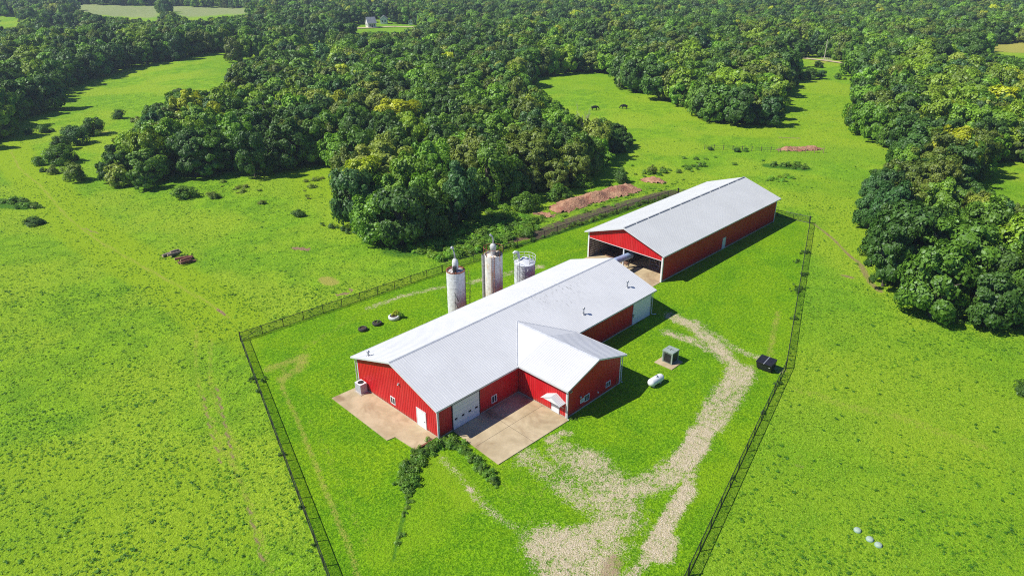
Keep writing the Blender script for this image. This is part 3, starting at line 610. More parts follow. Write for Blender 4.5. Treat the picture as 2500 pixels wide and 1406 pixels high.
s2 = silo('tall silo streaked with orange rust, under a ring rail, middle of the three', 25.9, 18.5, SR, 1.30, 7.45, True, 'tall')
part('ring_rail', RUST, s2, lambda b: (ring(b, 1.36, 8.5, 0.03), [b.tube([(1.33*math.cos(a), 1.33*math.sin(a), 7.4), (1.36*math.cos(a), 1.36*math.sin(a), 8.5)], 0.025, 5) for a in np.arange(0, 6.2, 0.785)]))
cyc = part('collector', M('grey_collector', (0.5, 0.5, 0.48), 0.5, 0.2), s2, lambda b: b.lathe([(0.36, 7.3), (0.38, 8.2), (0.46, 8.3), (0.46, 8.7), (0.32, 8.95), (0.12, 9.05)], 20), True)
part('pipe', GALV, cyc, lambda b: b.tube([(0, 0, 8.9), (0.02, 0.0, 9.6), (-0.1, 0.06, 10.1), (-0.38, 0.22, 10.4)], [0.13, 0.11, 0.13, 0.16], 10), True)
part('motor', DARKM, s2, lambda b: (b.box(-0.1, 0.5, -1.1, -0.6, 7.1, 7.9), b.box(0.2, 0.9, -0.8, -0.55, 7.6, 7.75)))
part('chute', M('chute_steel', (0.30, 0.29, 0.28), 0.6, 0.25, 3), s2, lambda b: b.lathe([(0.30, 0.1), (0.30, 7.5)], 16, (-1.15, 0.75)), True)
part('ladder', RUST, s2, lambda b: ladder(b, 1.34*math.cos(3.9), 1.34*math.sin(3.9), 0.2, 7.5, 0.45, 0.0, 3.9))
s3 = thing('silo', 'short pale grey bin with a cone roof and white guard rail, rightmost of the three', 'silo', (32.4, 18.6, 0), 0, 'feed silos along the far side of the barn')
part('shell', SG, s3, lambda b: (b.lathe([(1.55, 0.9), (1.55, 4.1), (1.60, 4.12), (0.45, 4.75), (0.45, 4.9), (0.001, 4.95)], 36), [ring(b, 1.555, z, 0.018) for z in (1.7, 2.5, 3.3)]))
part('skirt', RUST, s3, lambda b: b.lathe([(1.45, 0.0), (1.45, 0.9)], 36))
part('guard_rail', TRIM, s3, lambda b: ([ring(b, 1.62, z, 0.03, 28, -1.9, 2.6) for z in (4.65, 5.15)], [b.tube([(1.58*math.cos(a), 1.58*math.sin(a), 4.1), (1.62*math.cos(a), 1.62*math.sin(a), 5.15)], 0.028, 5) for a in np.linspace(-1.9, 2.6, 11)]))
part('spout', M('pale_spout', (0.62, 0.64, 0.66), 0.5, 0.1), s3, lambda b: b.tube([(-0.7, 0.3, 2.0), (-0.85, 0.4, 5.2), (-1.0, 0.5, 5.9), (-1.35, 0.7, 6.0), (-1.55, 0.8, 5.75)], 0.2, 10), True)
part('ladder', TRIM, s3, lambda b: ladder(b, 1.6*math.cos(3.25), 1.6*math.sin(3.25), 0.1, 5.1, 0.45, 0.65, 3.25))
part('stair', TRIM, s3, lambda b: (b.tube([(-0.9, -1.5, 3.4), (0.2, -0.8, 5.4)], 0.04, 5), b.tube([(-0.1, -1.3, 4.2), (0.9, -0.3, 4.7)], 0.03, 5)))
# pale blue tank on legs between barn and shed
tk = thing('raised_tank', 'pale blue cylindrical tank raised on dark steel legs between the two red buildings', 'tank', (47.3, 11.5, 0))
def tkb(b):
    a, c = Vector((-2.3, 0.0, 2.45)), Vector((2.2, 0.0, 2.2)); b.tube([a, a*0.97 + c*0.03, c*0.97 + a*0.03, c], [0.42, 0.52, 0.52, 0.42], 24)
part('shell', M('pale_blue_paint', (0.30, 0.40, 0.60), 0.4, 0.15, 2), tk, tkb, False)
part('motor', BLACK, tk, lambda b: (b.box(2.1, 2.75, -0.5, 0.2, 2.2, 2.9), b.ball((2.5, -0.4, 2.85), 0.35, 8)))
for q in (((2.0, 0.3, 2.0), (2.2, 0.5, 0.06)), ((2.6, -0.3, 2.2), (2.0, 0.4, 0.06)), ((2.0, -0.4, 1.9), (3.6, -1.4, 0.08)), ((-1.6, 0.3, 2.1), (-1.8, 0.7, 0.06)), ((-1.6, -0.3, 2.1), (-1.8, -0.7, 0.06))):
    part('leg', DARKM, tk, lambda b: b.tube(list(q), 0.05, 6))
part('hose', DARKM, tk, lambda b: b.tube([(2.0, 0.4, 0.1), (2.8, -0.6, 0.1), (3.6, -1.6, 0.1), (4.2, -2.4, 0.1)], 0.05, 6))
# white side rails of the lot beside the tank
# ------------------------------------------------------------------ yard things
ac = thing('heat_pump', 'white boxy outdoor heat pump at the near corner of the red barn', 'heat pump', (-0.62, 12.95, 0.09))
part('base', CONC, ac, lambda b: b.box(-0.62, 0.5, -0.75, 0.65, 0, 0.06))
part('casing', WHITE, ac, lambda b: b.box(-0.45, 0.42, -0.55, 0.55, 0.06, 1.22))
def grille(b):
    for k in range(9): b.box(-0.47, 0.44, -0.57, -0.551, 0.14 + k*0.12, 0.14 + k*0.12 + 0.05); b.box(-0.472, -0.451, -0.56, 0.56, 0.14 + k*0.12, 0.14 + k*0.12 + 0.05)
part('grille', M('grey_louvre', (0.22, 0.22, 0.24), 0.5), ac, grille)
part('fan', DARKM, ac, lambda b: (b.lathe([(0.001, 1.235), (0.36, 1.235), (0.36, 1.222)], 20), [b.tube([(0, 0, 1.245), (0.36*math.cos(a), 0.36*math.sin(a), 1.245)], 0.015, 4) for a in np.arange(0, 6.2, 0.7)]))
ge = thing('generator', 'dark green standby generator cabinet on a square concrete pad in the lawn', 'generator', (29.5, -8.75, 0))
GRN = M('green_cabinet', (0.13, 0.17, 0.14), 0.45, 0.15, 2); GRN2 = M('green_cabinet_trim', (0.30, 0.36, 0.32), 0.45, 0.1, 2)
part('base', SLAB, ge, lambda b: b.box(-1.5, 0.95, -1.25, 1.25, -0.05, 0.1))
part('casing', GRN, ge, lambda b: b.box(-0.62, 0.72, -0.62, 0.68, 0.1, 1.55))
part('lid', GRN2, ge, lambda b: b.prism([(-0.70, -0.70, 1.55), (0.80, -0.70, 1.55), (0.80, 0.76, 1.55), (-0.70, 0.76, 1.55)], (0, 0, 0.14)))
part('hinge', DARKM, ge, lambda b: (b.box(-0.15, 0.25, 0.0, 0.05, 1.69, 1.72), b.box(0.06, 0.1, -0.6, 0.7, 1.69, 1.705)))
for x, y in ((-0.61, -0.61), (-0.61, 0.67), (0.71, -0.61), (0.71, 0.67)): part('corner_post', GRN2, ge, lambda b: b.box(x - 0.06, x + 0.06, y - 0.06, y + 0.06, 0.1, 1.548))
part('grille', BLACK, ge, lambda b: (b.box(-0.65, -0.621, -0.42, 0.48, 0.25, 1.35), b.box(-0.4, 0.55, -0.65, -0.621, 0.3, 1.35)))
pt = thing('propane_tank', 'white rounded propane tank lying at the edge of the wing shadow', 'tank', (24.05, -10.33, 0), -0.07)
def ptb(b):
    r = 0.47; L = 0.78; pr = [(max(1e-3, r*math.sin(a)), -L - r*math.cos(a)) for a in np.linspace(0, math.pi/2, 7)] + [(max(1e-3, r*math.cos(a)), L + r*math.sin(a)) for a in np.linspace(0, math.pi/2, 7)]
    n = 24; vs = [(x, q*math.cos(2*math.pi*k/n), 0.62 + q*math.sin(2*math.pi*k/n)) for q, x in pr for k in range(n)]
    b.add(vs, [(i*n + k, i*n + (k + 1) % n, (i + 1)*n + (k + 1) % n, (i + 1)*n + k) for i in range(len(pr) - 1) for k in range(n)])
part('shell', WHITE, pt, ptb, True)
part('valve_cover', GALV, pt, lambda b: (b.lathe([(0.16, 1.06), (0.17, 1.16), (0.12, 1.22), (0.001, 1.23)], 14, (0.05, 0)), b.box(-0.03, 0.12, -0.12, 0.12, 1.2, 1.25)))
for x in (-0.6, 0.6): part('leg', CONC, pt, lambda b: b.box(x - 0.12, x + 0.12, -0.3, 0.3, 0, 0.26))
du = thing('dumpster', 'black plastic lidded dumpster beside the fence at the gravel drive', 'dumpster', (36.0, -17.95, 0), 0.06)
def dub(b):
    b.hexa([(-0.55, -0.85, 0.15), (0.55, -0.85, 0.15), (0.55, 0.85, 0.15), (-0.55, 0.85, 0.15), (-0.85, -0.95, 1.15), (0.75, -0.95, 1.25), (0.75, 0.95, 1.25), (-0.85, 0.95, 1.15)])
part('body', BLACK, du, dub)
for y in (-0.5, 0.5): part('lid', BLACK, du, lambda b: b.prism([(-0.95, y - 0.46, 1.16), (0.8, y - 0.46, 1.28), (0.8, y + 0.46, 1.28), (-0.95, y + 0.46, 1.16)], (0, 0, 0.07)))
part('lid_strip', GALV, du, lambda b: b.prism([(-0.95, -0.05, 1.165), (0.8, -0.05, 1.285), (0.8, 0.05, 1.285), (-0.95, 0.05, 1.165)], (0, 0, 0.075)))
for y in (-0.95, 0.95): part('fork_pocket', DARKM, du, lambda b: b.box(-0.45, 0.4, y - 0.06, y + 0.06, 0.55, 0.72))
part('sticker', WHITE, du, lambda b: b.box(-0.75, -0.70, -0.72, -0.6, 0.75, 0.95))
for x in (-0.4, 0.4):
    for y in (-0.6, 0.6): part('wheel', BLACK, du, lambda b: b.tube([(x, y - 0.04, 0.09), (x, y + 0.04, 0.09)], 0.09, 10))
LIDC = M('pale_green_plastic', (0.36, 0.46, 0.36), 0.5, 0.12, 4)
for (u, v), lab in zip(((2093, 1295), (2123, 1317), (2144, 1331)), ('pale green round septic lid set apart above the other two', 'pale round septic lid between two others in the pasture', 'speckled pale septic lid lowest of the three in the pasture')):
    q = G(u, v); t = thing('septic_lid', lab, 'septic lid', tuple(q), 0, 'septic lids in the right pasture')
    part('cover', LIDC, t, lambda b: b.lathe([(0.29, 0), (0.29, 0.15), (0.26, 0.2), (0.1, 0.23), (0.001, 0.23)], 20), True)
    part('rim', M('rim_plastic', (0.25, 0.38, 0.32), 0.5), t, lambda b: b.lathe([(0.315, -0.02), (0.315, 0.08), (0.285, 0.1)], 20))
# cut logs in the left pasture
LOG = M('weathered_log', (0.28, 0.22, 0.18), 0.9, 0.35, 3); LOGR = M('red_brown_log', (0.24, 0.10, 0.065), 0.9, 0.3, 3); CUT = M('cut_log_end', (0.50, 0.38, 0.24), 0.85, 0.2, 5)
def logpile(label, u, v, n, mat, ang, L, spread):
    q = G(u, v); t = thing('log_pile', label, 'log pile', tuple(q), ang, 'log piles in the left pasture')
    for k in range(n):
        r = random.uniform(0.16, 0.26); y = (k - n/2)*spread*(0.8 if k < n - 2 else 0.5); z = r if k % 3 else 0.34 + r; x = random.uniform(-0.55, 0.55); l = L*random.uniform(0.55, 1.05); a = random.uniform(-0.32, 0.32)
        def lg(b):
            b.cur = 0; b.tube([(x - l/2, y - a*l/2, z), (x, y + 0.04, z + 0.03), (x + l/2, y + a*l/2, z)], [r, r*0.95, r*0.85], 9, False)
            b.cur = 1
            for s in (-1, 1): b.tube([(x + s*l/2*0.999, y + s*a*l/2, z), (x + s*(l/2 + 0.01), y + s*a*l/2, z)], r*0.9, 9)
        part('log', [mat, CUT], t, lg)
logpile('grey weathered log pile, the left one in the pasture', 423, 622, 6, LOG, 0.25, 2.2, 0.36)
logpile('red brown log pile beside the grey one in the pasture', 456, 638, 9, LOGR, -0.1, 2.5, 0.34)
q = G(434, 629); 
# old tyres used as planters
TYRE = M('old_tyre_rubber', (0.045, 0.042, 0.04), 0.85, 0.3, 5); TYREW = M('white_painted_tyre', (0.60, 0.62, 0.60), 0.7, 0.15, 5); SOIL = M('planter_soil', (0.07, 0.045, 0.03), 0.95, 0.4, 6)

# ------------------------------------------------------------------ foliage
def leaf_mat(name, instancer):
    t = NT(name); p = t.obj()
    a = t.attr('tint', 'INSTANCER').outputs['Color'] if instancer else t.n('ObjectInfo').outputs['Color']
    lv = t.attr('leafvar').outputs['Fac']
    c = t.mix(lv, t.mix(1.0, a, (0.62, 0.66, 0.62), 'MULTIPLY'), t.mix(1.0, a, (1.32, 1.28, 1.15), 'MULTIPLY'))
    d = t.n('BsdfDiffuse'); t.put(d.inputs[0], c); tr = t.n('BsdfTranslucent'); t.put(tr.inputs[0], t.mix(1.0, c, (1.1, 1.15, 0.6), 'MULTIPLY'))
    m1 = t.n('MixShader'); m1.inputs[0].default_value = 0.30; t.t.links.new(d.outputs[0], m1.inputs[1]); t.t.links.new(tr.outputs[0], m1.inputs[2])
    g = t.n('BsdfGlossy'); g.inputs['Roughness'].default_value = 0.5; g.inputs[0].default_value = (0.9, 0.95, 1, 1)
    m2 = t.n('MixShader'); m2.inputs[0].default_value = 0.03; t.t.links.new(m1.outputs[0], m2.inputs[1]); t.t.links.new(g.outputs[0], m2.inputs[2])
    t.t.links.new(m2.outputs[0], t.out.inputs[0]); return t.m
LEAF, LEAFI = leaf_mat('leaves', False), leaf_mat('leaves_mass', True)
def crown_mesh(name, rng, nl, nq, size, mat, zc=0.62, zr=0.36, rl=(0.26, 0.42), low=0.2, flat=0.0, core=0.2, cone=0.0, hz=0.44):
    """leaf clumps on the shells of many overlapping lobes: unit crown, radius about 1 in plan, height 0..1 in z"""
    th = rng.uniform(0, 2*np.pi, nl); rr = np.sqrt(rng.uniform(0.0, 1, nl))*0.72; u = rng.uniform(-1, 1, nl)
    cz = zc + zr*u*np.sqrt(1 - (rr/0.95)**2)*0.9 - cone*rr*0.3
    sk = rng.random(nl) < 0.3; cz = np.where(sk, low + rng.uniform(0.08, 0.3, nl), cz); rr = np.where(sk, rng.uniform(0.35, 0.78, nl), rr)
    C = np.c_[rr*np.cos(th), rr*np.sin(th), cz]; RL = rng.uniform(*rl, nl)*(1 - 0.3*np.abs(u))
    C[0] = (0, 0, zc + zr*0.45); RL[0] = rl[1]
    k = rng.choice(nl, nq, p=RL**2/np.sum(RL**2))
    D = rng.normal(size=(nq, 3)); D[:, 2] += 0.35; D /= np.linalg.norm(D, axis=1)[:, None]
    rad = np.where(rng.random(nq) < core, rng.uniform(0.3, 0.8, nq), rng.uniform(0.82, 1.1, nq))
    hs = np.array([1, 1, hz*(1 - 0.3*flat)])
    P = C[k] + D*(RL[k]*rad)[:, None]*hs
    P[:, 2] = np.maximum(P[:, 2], low*rng.uniform(0.6, 1.3, nq))
    dome = (P - np.array([0, 0, zc - 0.25])); dome /= np.linalg.norm(dome, axis=1)[:, None]
    N = D*np.array([1, 1, 1.0 + flat*1.2])*0.5 + dome*0.75 + rng.normal(size=(nq, 3))*0.45; N /= np.linalg.norm(N, axis=1)[:, None]
    A = np.cross(N, rng.normal(size=(nq, 3))); A /= np.linalg.norm(A, axis=1)[:, None]; B = np.cross(N, A)
    s = size*rng.uniform(0.6, 1.35, nq)[:, None]; sc = np.array([1, 1, 0.5])
    j = lambda: 1 + rng.uniform(-0.35, 0.35, (nq, 1))
    V = np.stack([P + (A*j() + B*0.15)*s*sc, P + (B*j()*0.8)*s*sc, P - (A*j())*s*sc, P - (B*j()*0.8 + A*0.2)*s*sc], 1).reshape(-1, 3)
    me = bpy.data.meshes.new(name); n = nq*4
    me.vertices.add(n); me.vertices.foreach_set('co', V.astype('f').ravel()); me.loops.add(n); me.loops.foreach_set('vertex_index', np.arange(n, dtype='i'))
    me.polygons.add(nq); me.polygons.foreach_set('loop_start', np.arange(0, n, 4, dtype='i')); me.update(calc_edges=True)
    at = me.attributes.new('leafvar', 'FLOAT', 'FACE'); lob = rng.random(nl)
    at.data.foreach_set('value', np.clip(0.35*lob[k] + 0.65*rng.random(nq), 0, 1).astype('f')); me.materials.append(mat)
    return me
def trunk_mesh(name, rng, hgt=0.62, dead=False):
    b = MB(); r0 = 0.045
    b.tube([(0, 0, -0.03), (0.01, 0.0, 0.1), (rng.uniform(-.04, .04), rng.uniform(-.04, .04), hgt*0.55), (rng.uniform(-.1, .1), rng.uniform(-.1, .1), hgt)], [r0*1.5, r0, r0*0.75, r0*0.35], 7)
    for i in range(14 if dead else 6):
        a = rng.uniform(0, 6.28); z = rng.uniform(0.18, 0.5)*hgt*1.4; L = rng.uniform(0.35, 0.7)
        q = [(0, 0, z), (math.cos(a)*L*0.5, math.sin(a)*L*0.5, z + 0.12), (math.cos(a)*L, math.sin(a)*L, z + rng.uniform(0.2, 0.36))]
        b.tube(q, [r0*0.5, r0*0.32, r0*0.1], 5)
        if dead:
            for _ in range(4):
                a2 = a + rng.uniform(-0.9, 0.9); m = np.array(q[1])*rng.uniform(0.8, 1.5); b.tube([m, m + np.array([math.cos(a2)*0.25, math.sin(a2)*0.25, rng.uniform(0.08, 0.25)])], [r0*0.22, r0*0.06], 4)
    me = bpy.data.meshes.new(name); me.from_pydata(b.v, [], b.f); me.materials.append(DEADWOOD if dead else BARK); me.update(); return me
rg = np.random.default_rng
KIND = {}   # name -> list of (crown mesh near)
KIND['round'] = [crown_mesh('crown', rg(10 + i), 44, 9500, 0.045, LEAF, 0.53, 0.42, (0.17, 0.32), 0.05) for i in range(4)]
KIND['feathery'] = [crown_mesh('crown', rg(30 + i), 50, 10500, 0.039, LEAF, 0.54, 0.40, (0.14, 0.27), 0.05, 0.7, 0.3) for i in range(3)]
KIND['tall'] = [crown_mesh('crown', rg(40 + i), 40, 9000, 0.046, LEAF, 0.52, 0.44, (0.18, 0.31), 0.05, 0.0, 0.2, 0.6) for i in range(2)]
KIND['open'] = [crown_mesh('crown', rg(60 + i), 40, 7000, 0.044, LEAF, 0.48, 0.42, (0.17, 0.33), 0.03, 0.3, 0.25, hz=0.62) for i in range(3)]
KIND['bush'] = [crown_mesh('foliage', rg(50 + i), 26, 3600, 0.056, LEAF, 0.42, 0.42, (0.2, 0.4), 0.02, hz=0.7) for i in range(3)]
TRUNK = [trunk_mesh('trunk', rg(70 + i)) for i in range(4)]
PAL = {'dark green': (0.030, 0.072, 0.016), 'mid green': (0.050, 0.112, 0.016), 'fresh green': (0.075, 0.160, 0.018), 'olive green': (0.066, 0.104, 0.020),
       'bluish green': (0.030, 0.080, 0.030), 'light green': (0.095, 0.165, 0.015), 'bright yellow green': (0.165, 0.215, 0.010), 'pale yellow green': (0.12, 0.165, 0.035)}
PAL = {k: (2.85*v[0], 2.55*v[1], 1.5*v[2]) for k, v in PAL.items()}

def plant(kind, x, y, r, h, col, label, cat, group=None, trunk=True, name=None, rz=None):
    z = float(height(x, y)); o = thing(name or ('broadleaf_tree' if trunk else 'bush'), label, cat, (x, y, z), random.uniform(0, 6.28) if rz is None else rz, group, (r, r, h))
    c = bpy.data.objects.new('crown' if trunk else 'foliage', random.choice(KIND[kind])); LINK(c); c.parent = o
    base = PAL[col]; j = random.uniform(0.88, 1.13); c.color = (base[0]*j*random.uniform(0.93, 1.08), base[1]*j, base[2]*j, 1)
    t = bpy.data.objects.new('trunk' if trunk else 'stem', random.choice(TRUNK)); LINK(t); t.parent = o
    if not trunk: t.scale = (0.5, 0.5, 0.5)
    return o
# the woods: outline of everything covered by tree crowns as the photo shows it
BIG = [(-1200, -103), (3700, -103), (3700, 830), (2900, 815), (2500, 797), (2400, 792), (2330, 782), (2280, 767), (2200, 722), (2150, 690), (2128, 650), (2110, 610), (2112, 560), (2100, 510), (2093, 470), (2112, 440), (2150, 408),
       (2178, 374), (2150, 363), (2100, 335), (2075, 313), (2062, 290), (2070, 250), (2076, 200), (2082, 160), (2030, 138), (1965, 134), (1955, 180), (1940, 195), (1935, 210), (1925, 240), (1912, 275), (1905, 298), (1850, 304),
       (1760, 301), (1720, 292), (1640, 250), (1600, 237), (1530, 222), (1490, 208), (1500, 190), (1510, 173), (1420, 172), (1350, 178), (1275, 190), (1270, 195), (1320, 212), (1350, 237), (1380, 262), (1430, 275), (1475, 292),
       (1500, 285), (1545, 290), (1557, 330), (1552, 380), (1500, 402), (1440, 425), (1400, 452), (1340, 476), (1240, 477), (1200, 500), (1140, 512), (1120, 545), (1085, 562), (1060, 583), (1000, 588), (940, 583), (900, 572),
       (860, 560), (790, 545), (797, 505), (798, 470), (805, 435), (808, 400), (810, 372), (740, 398), (700, 410), (640, 427), (560, 425), (480, 422), (400, 430), (385, 455), (330, 467), (285, 463), (240, 450), (235, 420),
       (245, 360), (285, 330), (320, 300), (345, 262), (400, 232), (440, 212), (530, 207), (548, 192), (545, 160), (570, 147), (640, 130), (665, 120), (650, 112), (600, 118), (520, 126), (440, 141), (350, 156), (250, 182),
       (180, 207), (142, 225), (142, 248), (130, 268), (60, 288), (28, 303), (20, 330), (-300, 420), (-1200, 520)]
HOLES = [[(150, 12)] + FIELD_FAR, [(-40, 38), (40, 37), (48, 50), (45, 60), (-40, 62)], [(112, 44), (160, 48), (205, 62), (190, 66), (112, 56)],
         [(838, 63), (893, 60), (897, 44), (916, 44), (924, 50), (935, 40), (952, 42), (962, 58), (992, 56), (998, 46), (1018, 48), (1018, 62), (992, 68), (980, 76), (946, 78), (938, 72), (900, 75), (838, 76)], [(2385, 103), (2440, 104), (2640, 104), (2640, 132), (2500, 133), (2430, 133)],
         [(2395, 425), (2415, 400), (2560, 385), (2640, 470), (2500, 482), (2450, 482), (2420, 450)], [(1940, 110), (1975, 110), (1975, 127), (1940, 127)],
         [(1432, 77), (1500, 76), (1560, 82), (1560, 87), (1432, 86)], [(733, 82), (795, 82), (788, 101), (738, 101)], [(762, 112), (798, 112), (796, 142), (768, 142)], [(1500, 388), (1560, 385), (1560, 410), (1480, 415)]]
def wooded(P):
    uv, z = PX(P); ok = inpoly(uv, BIG) & (z > 5)
    for hl in HOLES: ok &= ~inpoly(uv, hl)
    return ok
cand = []
gx_ = 5.3
for i in range(-40, 190):
    for j in range(-40, 190):
        pass
ii, jj = np.meshgrid(np.arange(-60, 200), np.arange(-60, 200), indexing='ij')
X = (ii + 0.5*(jj % 2)).ravel()*gx_ + RNG.uniform(-1.7, 1.7, ii.size); Y = jj.ravel()*gx_*0.88 + RNG.uniform(-1.7, 1.7, ii.size)
depth = (np.c_[X, Y] - CAM[:2]) @ Fv[:2]; lat = (np.c_[X, Y] - CAM[:2]) @ Rv[:2]
sel = (depth > 70) & (depth < 830) & (np.abs(lat) < depth*0.98 + 40)
X, Y, depth = X[sel], Y[sel], depth[sel]
thin = (depth < 330) | (RNG.random(len(X)) < 0.78); X, Y, depth = X[thin], Y[thin], depth[thin]
H = RNG.uniform(6.8, 13.2, len(X)); RAD = H*RNG.uniform(0.34, 0.5, len(X)); Z = height(X, Y)
big = RNG.random(len(X)) < 0.12; RAD[big] *= 1.25
def pt(fx, fz): return np.c_[X + Rv[0]*RAD*fx, Y + Rv[1]*RAD*fx, Z + H*fz]
ok = wooded(pt(0, 0.10)) & wooded(pt(0, 0.97)) & wooded(pt(-0.75, 0.55)) & wooded(pt(0.75, 0.55))
ok &= wooded(pt(-0.55, 0.85)) & wooded(pt(0.55, 0.85))
ok |= wooded(pt(0, 0.10)) & wooded(pt(0, 0.6)) & wooded(pt(-0.75, 0.4)) & wooded(pt(0.75, 0.4)) & (PX(pt(0, 1.0))[0][:, 1] < 60) & (PX(pt(0, 1.0))[0][:, 1] < 8)
# second chance for smaller trees that fill the rims
H2 = H*0.6; 
Hs = H.copy(); H = H2; RADs = RAD.copy(); RAD = RAD*0.62
ok2 = ~ok & wooded(pt(0, 0.08)) & wooded(pt(0, 0.97)) & wooded(pt(-0.8, 0.5)) & wooded(pt(0.8, 0.5))
H = np.where(ok, Hs, H2); RAD = np.where(ok, RADs, RAD)
near0 = wooded(np.c_[X - Fv[0]*5, Y - Fv[1]*5, Z])          # False at the edge that faces the camera
ok |= ok2
X, Y, Z, H, RAD, depth, near0 = [q[ok] for q in (X, Y, Z, H, RAD, depth, near0)]
UV, _ = PX(np.c_[X, Y, Z + H*0.6]); UVB, _ = PX(np.c_[X, Y, Z])
n0 = len(X)
# colours: patches of like trees, plus the ones the photo singles out
patch = np.sin(X/37 + 1)*np.cos(Y/29) + 0.6*np.sin((X - Y)/17)
pr_ = RNG.random(n0) + 0.18*patch
names_ = np.array(list(PAL))
COL = np.where(pr_ < 0.26, 0, np.where(pr_ < 0.55, 1, np.where(pr_ < 0.74, 2, np.where(pr_ < 0.88, 3, np.where(pr_ < 0.97, 4, 5)))))
COL = np.where(RNG.random(n0) < 0.02, 7, COL); COL = np.where(RNG.random(n0) < 0.012, 6, COL)
for (u, v, rad, c) in [(2312, 285, 35, 6), (2260, 140, 40, 5), (2230, 170, 45, 5), (2320, 235, 60, 5), (2345, 690, 55, 5), (2290, 615, 40, 5), (2330, 420, 45, 3), (2230, 450, 50, 3), (2140, 480, 60, 4), (2170, 560, 60, 0), (2150, 620, 50, 0),
                       (470, 265, 22, 6), (520, 300, 24, 6), (450, 310, 26, 5), (330, 350, 35, 5), (300, 370, 25, 5), (545, 250, 20, 5), (720, 245, 20, 5), (955, 275, 22, 6), (990, 320, 30, 5), (920, 380, 40, 7), (950, 425, 30, 7), (1100, 380, 45, 2),
                       (1000, 460, 55, 2), (1060, 470, 30, 5), (1240, 400, 50, 1), (1280, 380, 50, 3), (1180, 450, 35, 1), (1400, 400, 40, 3), (980, 530, 60, 0), (850, 480, 50, 4), (840, 400, 40, 3), (1800, 195, 30, 5), (1745, 205, 35, 5), (1690, 140, 40, 5),
                       (1840, 85, 30, 5), (1500, 320, 40, 0), (350, 420, 60, 1), (600, 380, 50, 1), (650, 330, 60, 0), (40, 70, 25, 5), (80, 150, 40, 5), (340, 90, 30, 5), (2480, 310, 40, 5), (1350, 265, 40, 2), (1430, 300, 30, 5)]:
    m = np.hypot(UV[:, 0] - u, (UV[:, 1] - v)*1.3) < rad; COL[m] = c
tint = np.array([PAL[k] for k in names_])[COL]*RNG.uniform(0.72, 1.25, (n0, 1))*RNG.uniform(0.95, 1.05, (n0, 3))
# which 300 show largest: in frame and nearest
vis = (UV[:, 0] > -60) & (UV[:, 0] < 2560) & (UV[:, 1] < 900)
order = np.where(vis)[0][np.argsort(depth[vis]/(RAD[vis]**0.5))]
NIND = 262
ind = order[:NIND]; rest = np.setdiff1d(np.arange(n0), ind)
print('trees', n0, 'individual', len(ind), 'mass', len(rest), 'farthest individual', depth[ind].max())
def block(u, v, dep):
    if u > 1990: return 'right hand wood'
    if u > 1480 and v < 320: return 'grove beyond the pasture'
    if u < 560 and v < 300: return 'far left wood'
    return 'middle wood'
ORD = lambda k: f"{k}{'th' if 10 <= k % 100 <= 20 else {1: 'st', 2: 'nd', 3: 'rd'}.get(k % 10, 'th')}"
blk = np.array([block(*UVB[i], depth[i]) for i in ind]); edge = ~near0[ind]
seq = {}
for b_ in set(blk):
    for k, q in enumerate(sorted(np.where((blk == b_) & edge)[0], key=lambda q: UVB[ind[q]][0])): seq[q] = k + 1
seen_ = {}
for q in sorted(range(len(ind)), key=lambda q: (blk[q], -UVB[ind[q]][1], UVB[ind[q]][0])):
    i = ind[q]; cn = names_[COL[i]]; kd = 'feathery' if COL[i] in (0, 3, 1) and RNG.random() < 0.45 else ('tall' if RNG.random() < 0.2 else 'round')
    sz = 'tall' if H[i] > 11.3 else 'small' if H[i] < 7 else 'medium'
    if q in seq: lab = f"{sz} {cn} tree, {ORD(seq[q])} from left along the near edge of {blk[q]}"
    else:
        key = (cn, blk[q]); seen_[key] = seen_.get(key, 0) + 1
        lab = f"{sz} {cn} tree deep in {blk[q]}, {ORD(seen_[key])} nearest of that green"
    plant(kd, float(X[i]), float(Y[i]), float(RAD[i]), float(H[i]), cn, lab, 'tree', f'trees of the {blk[q]}')

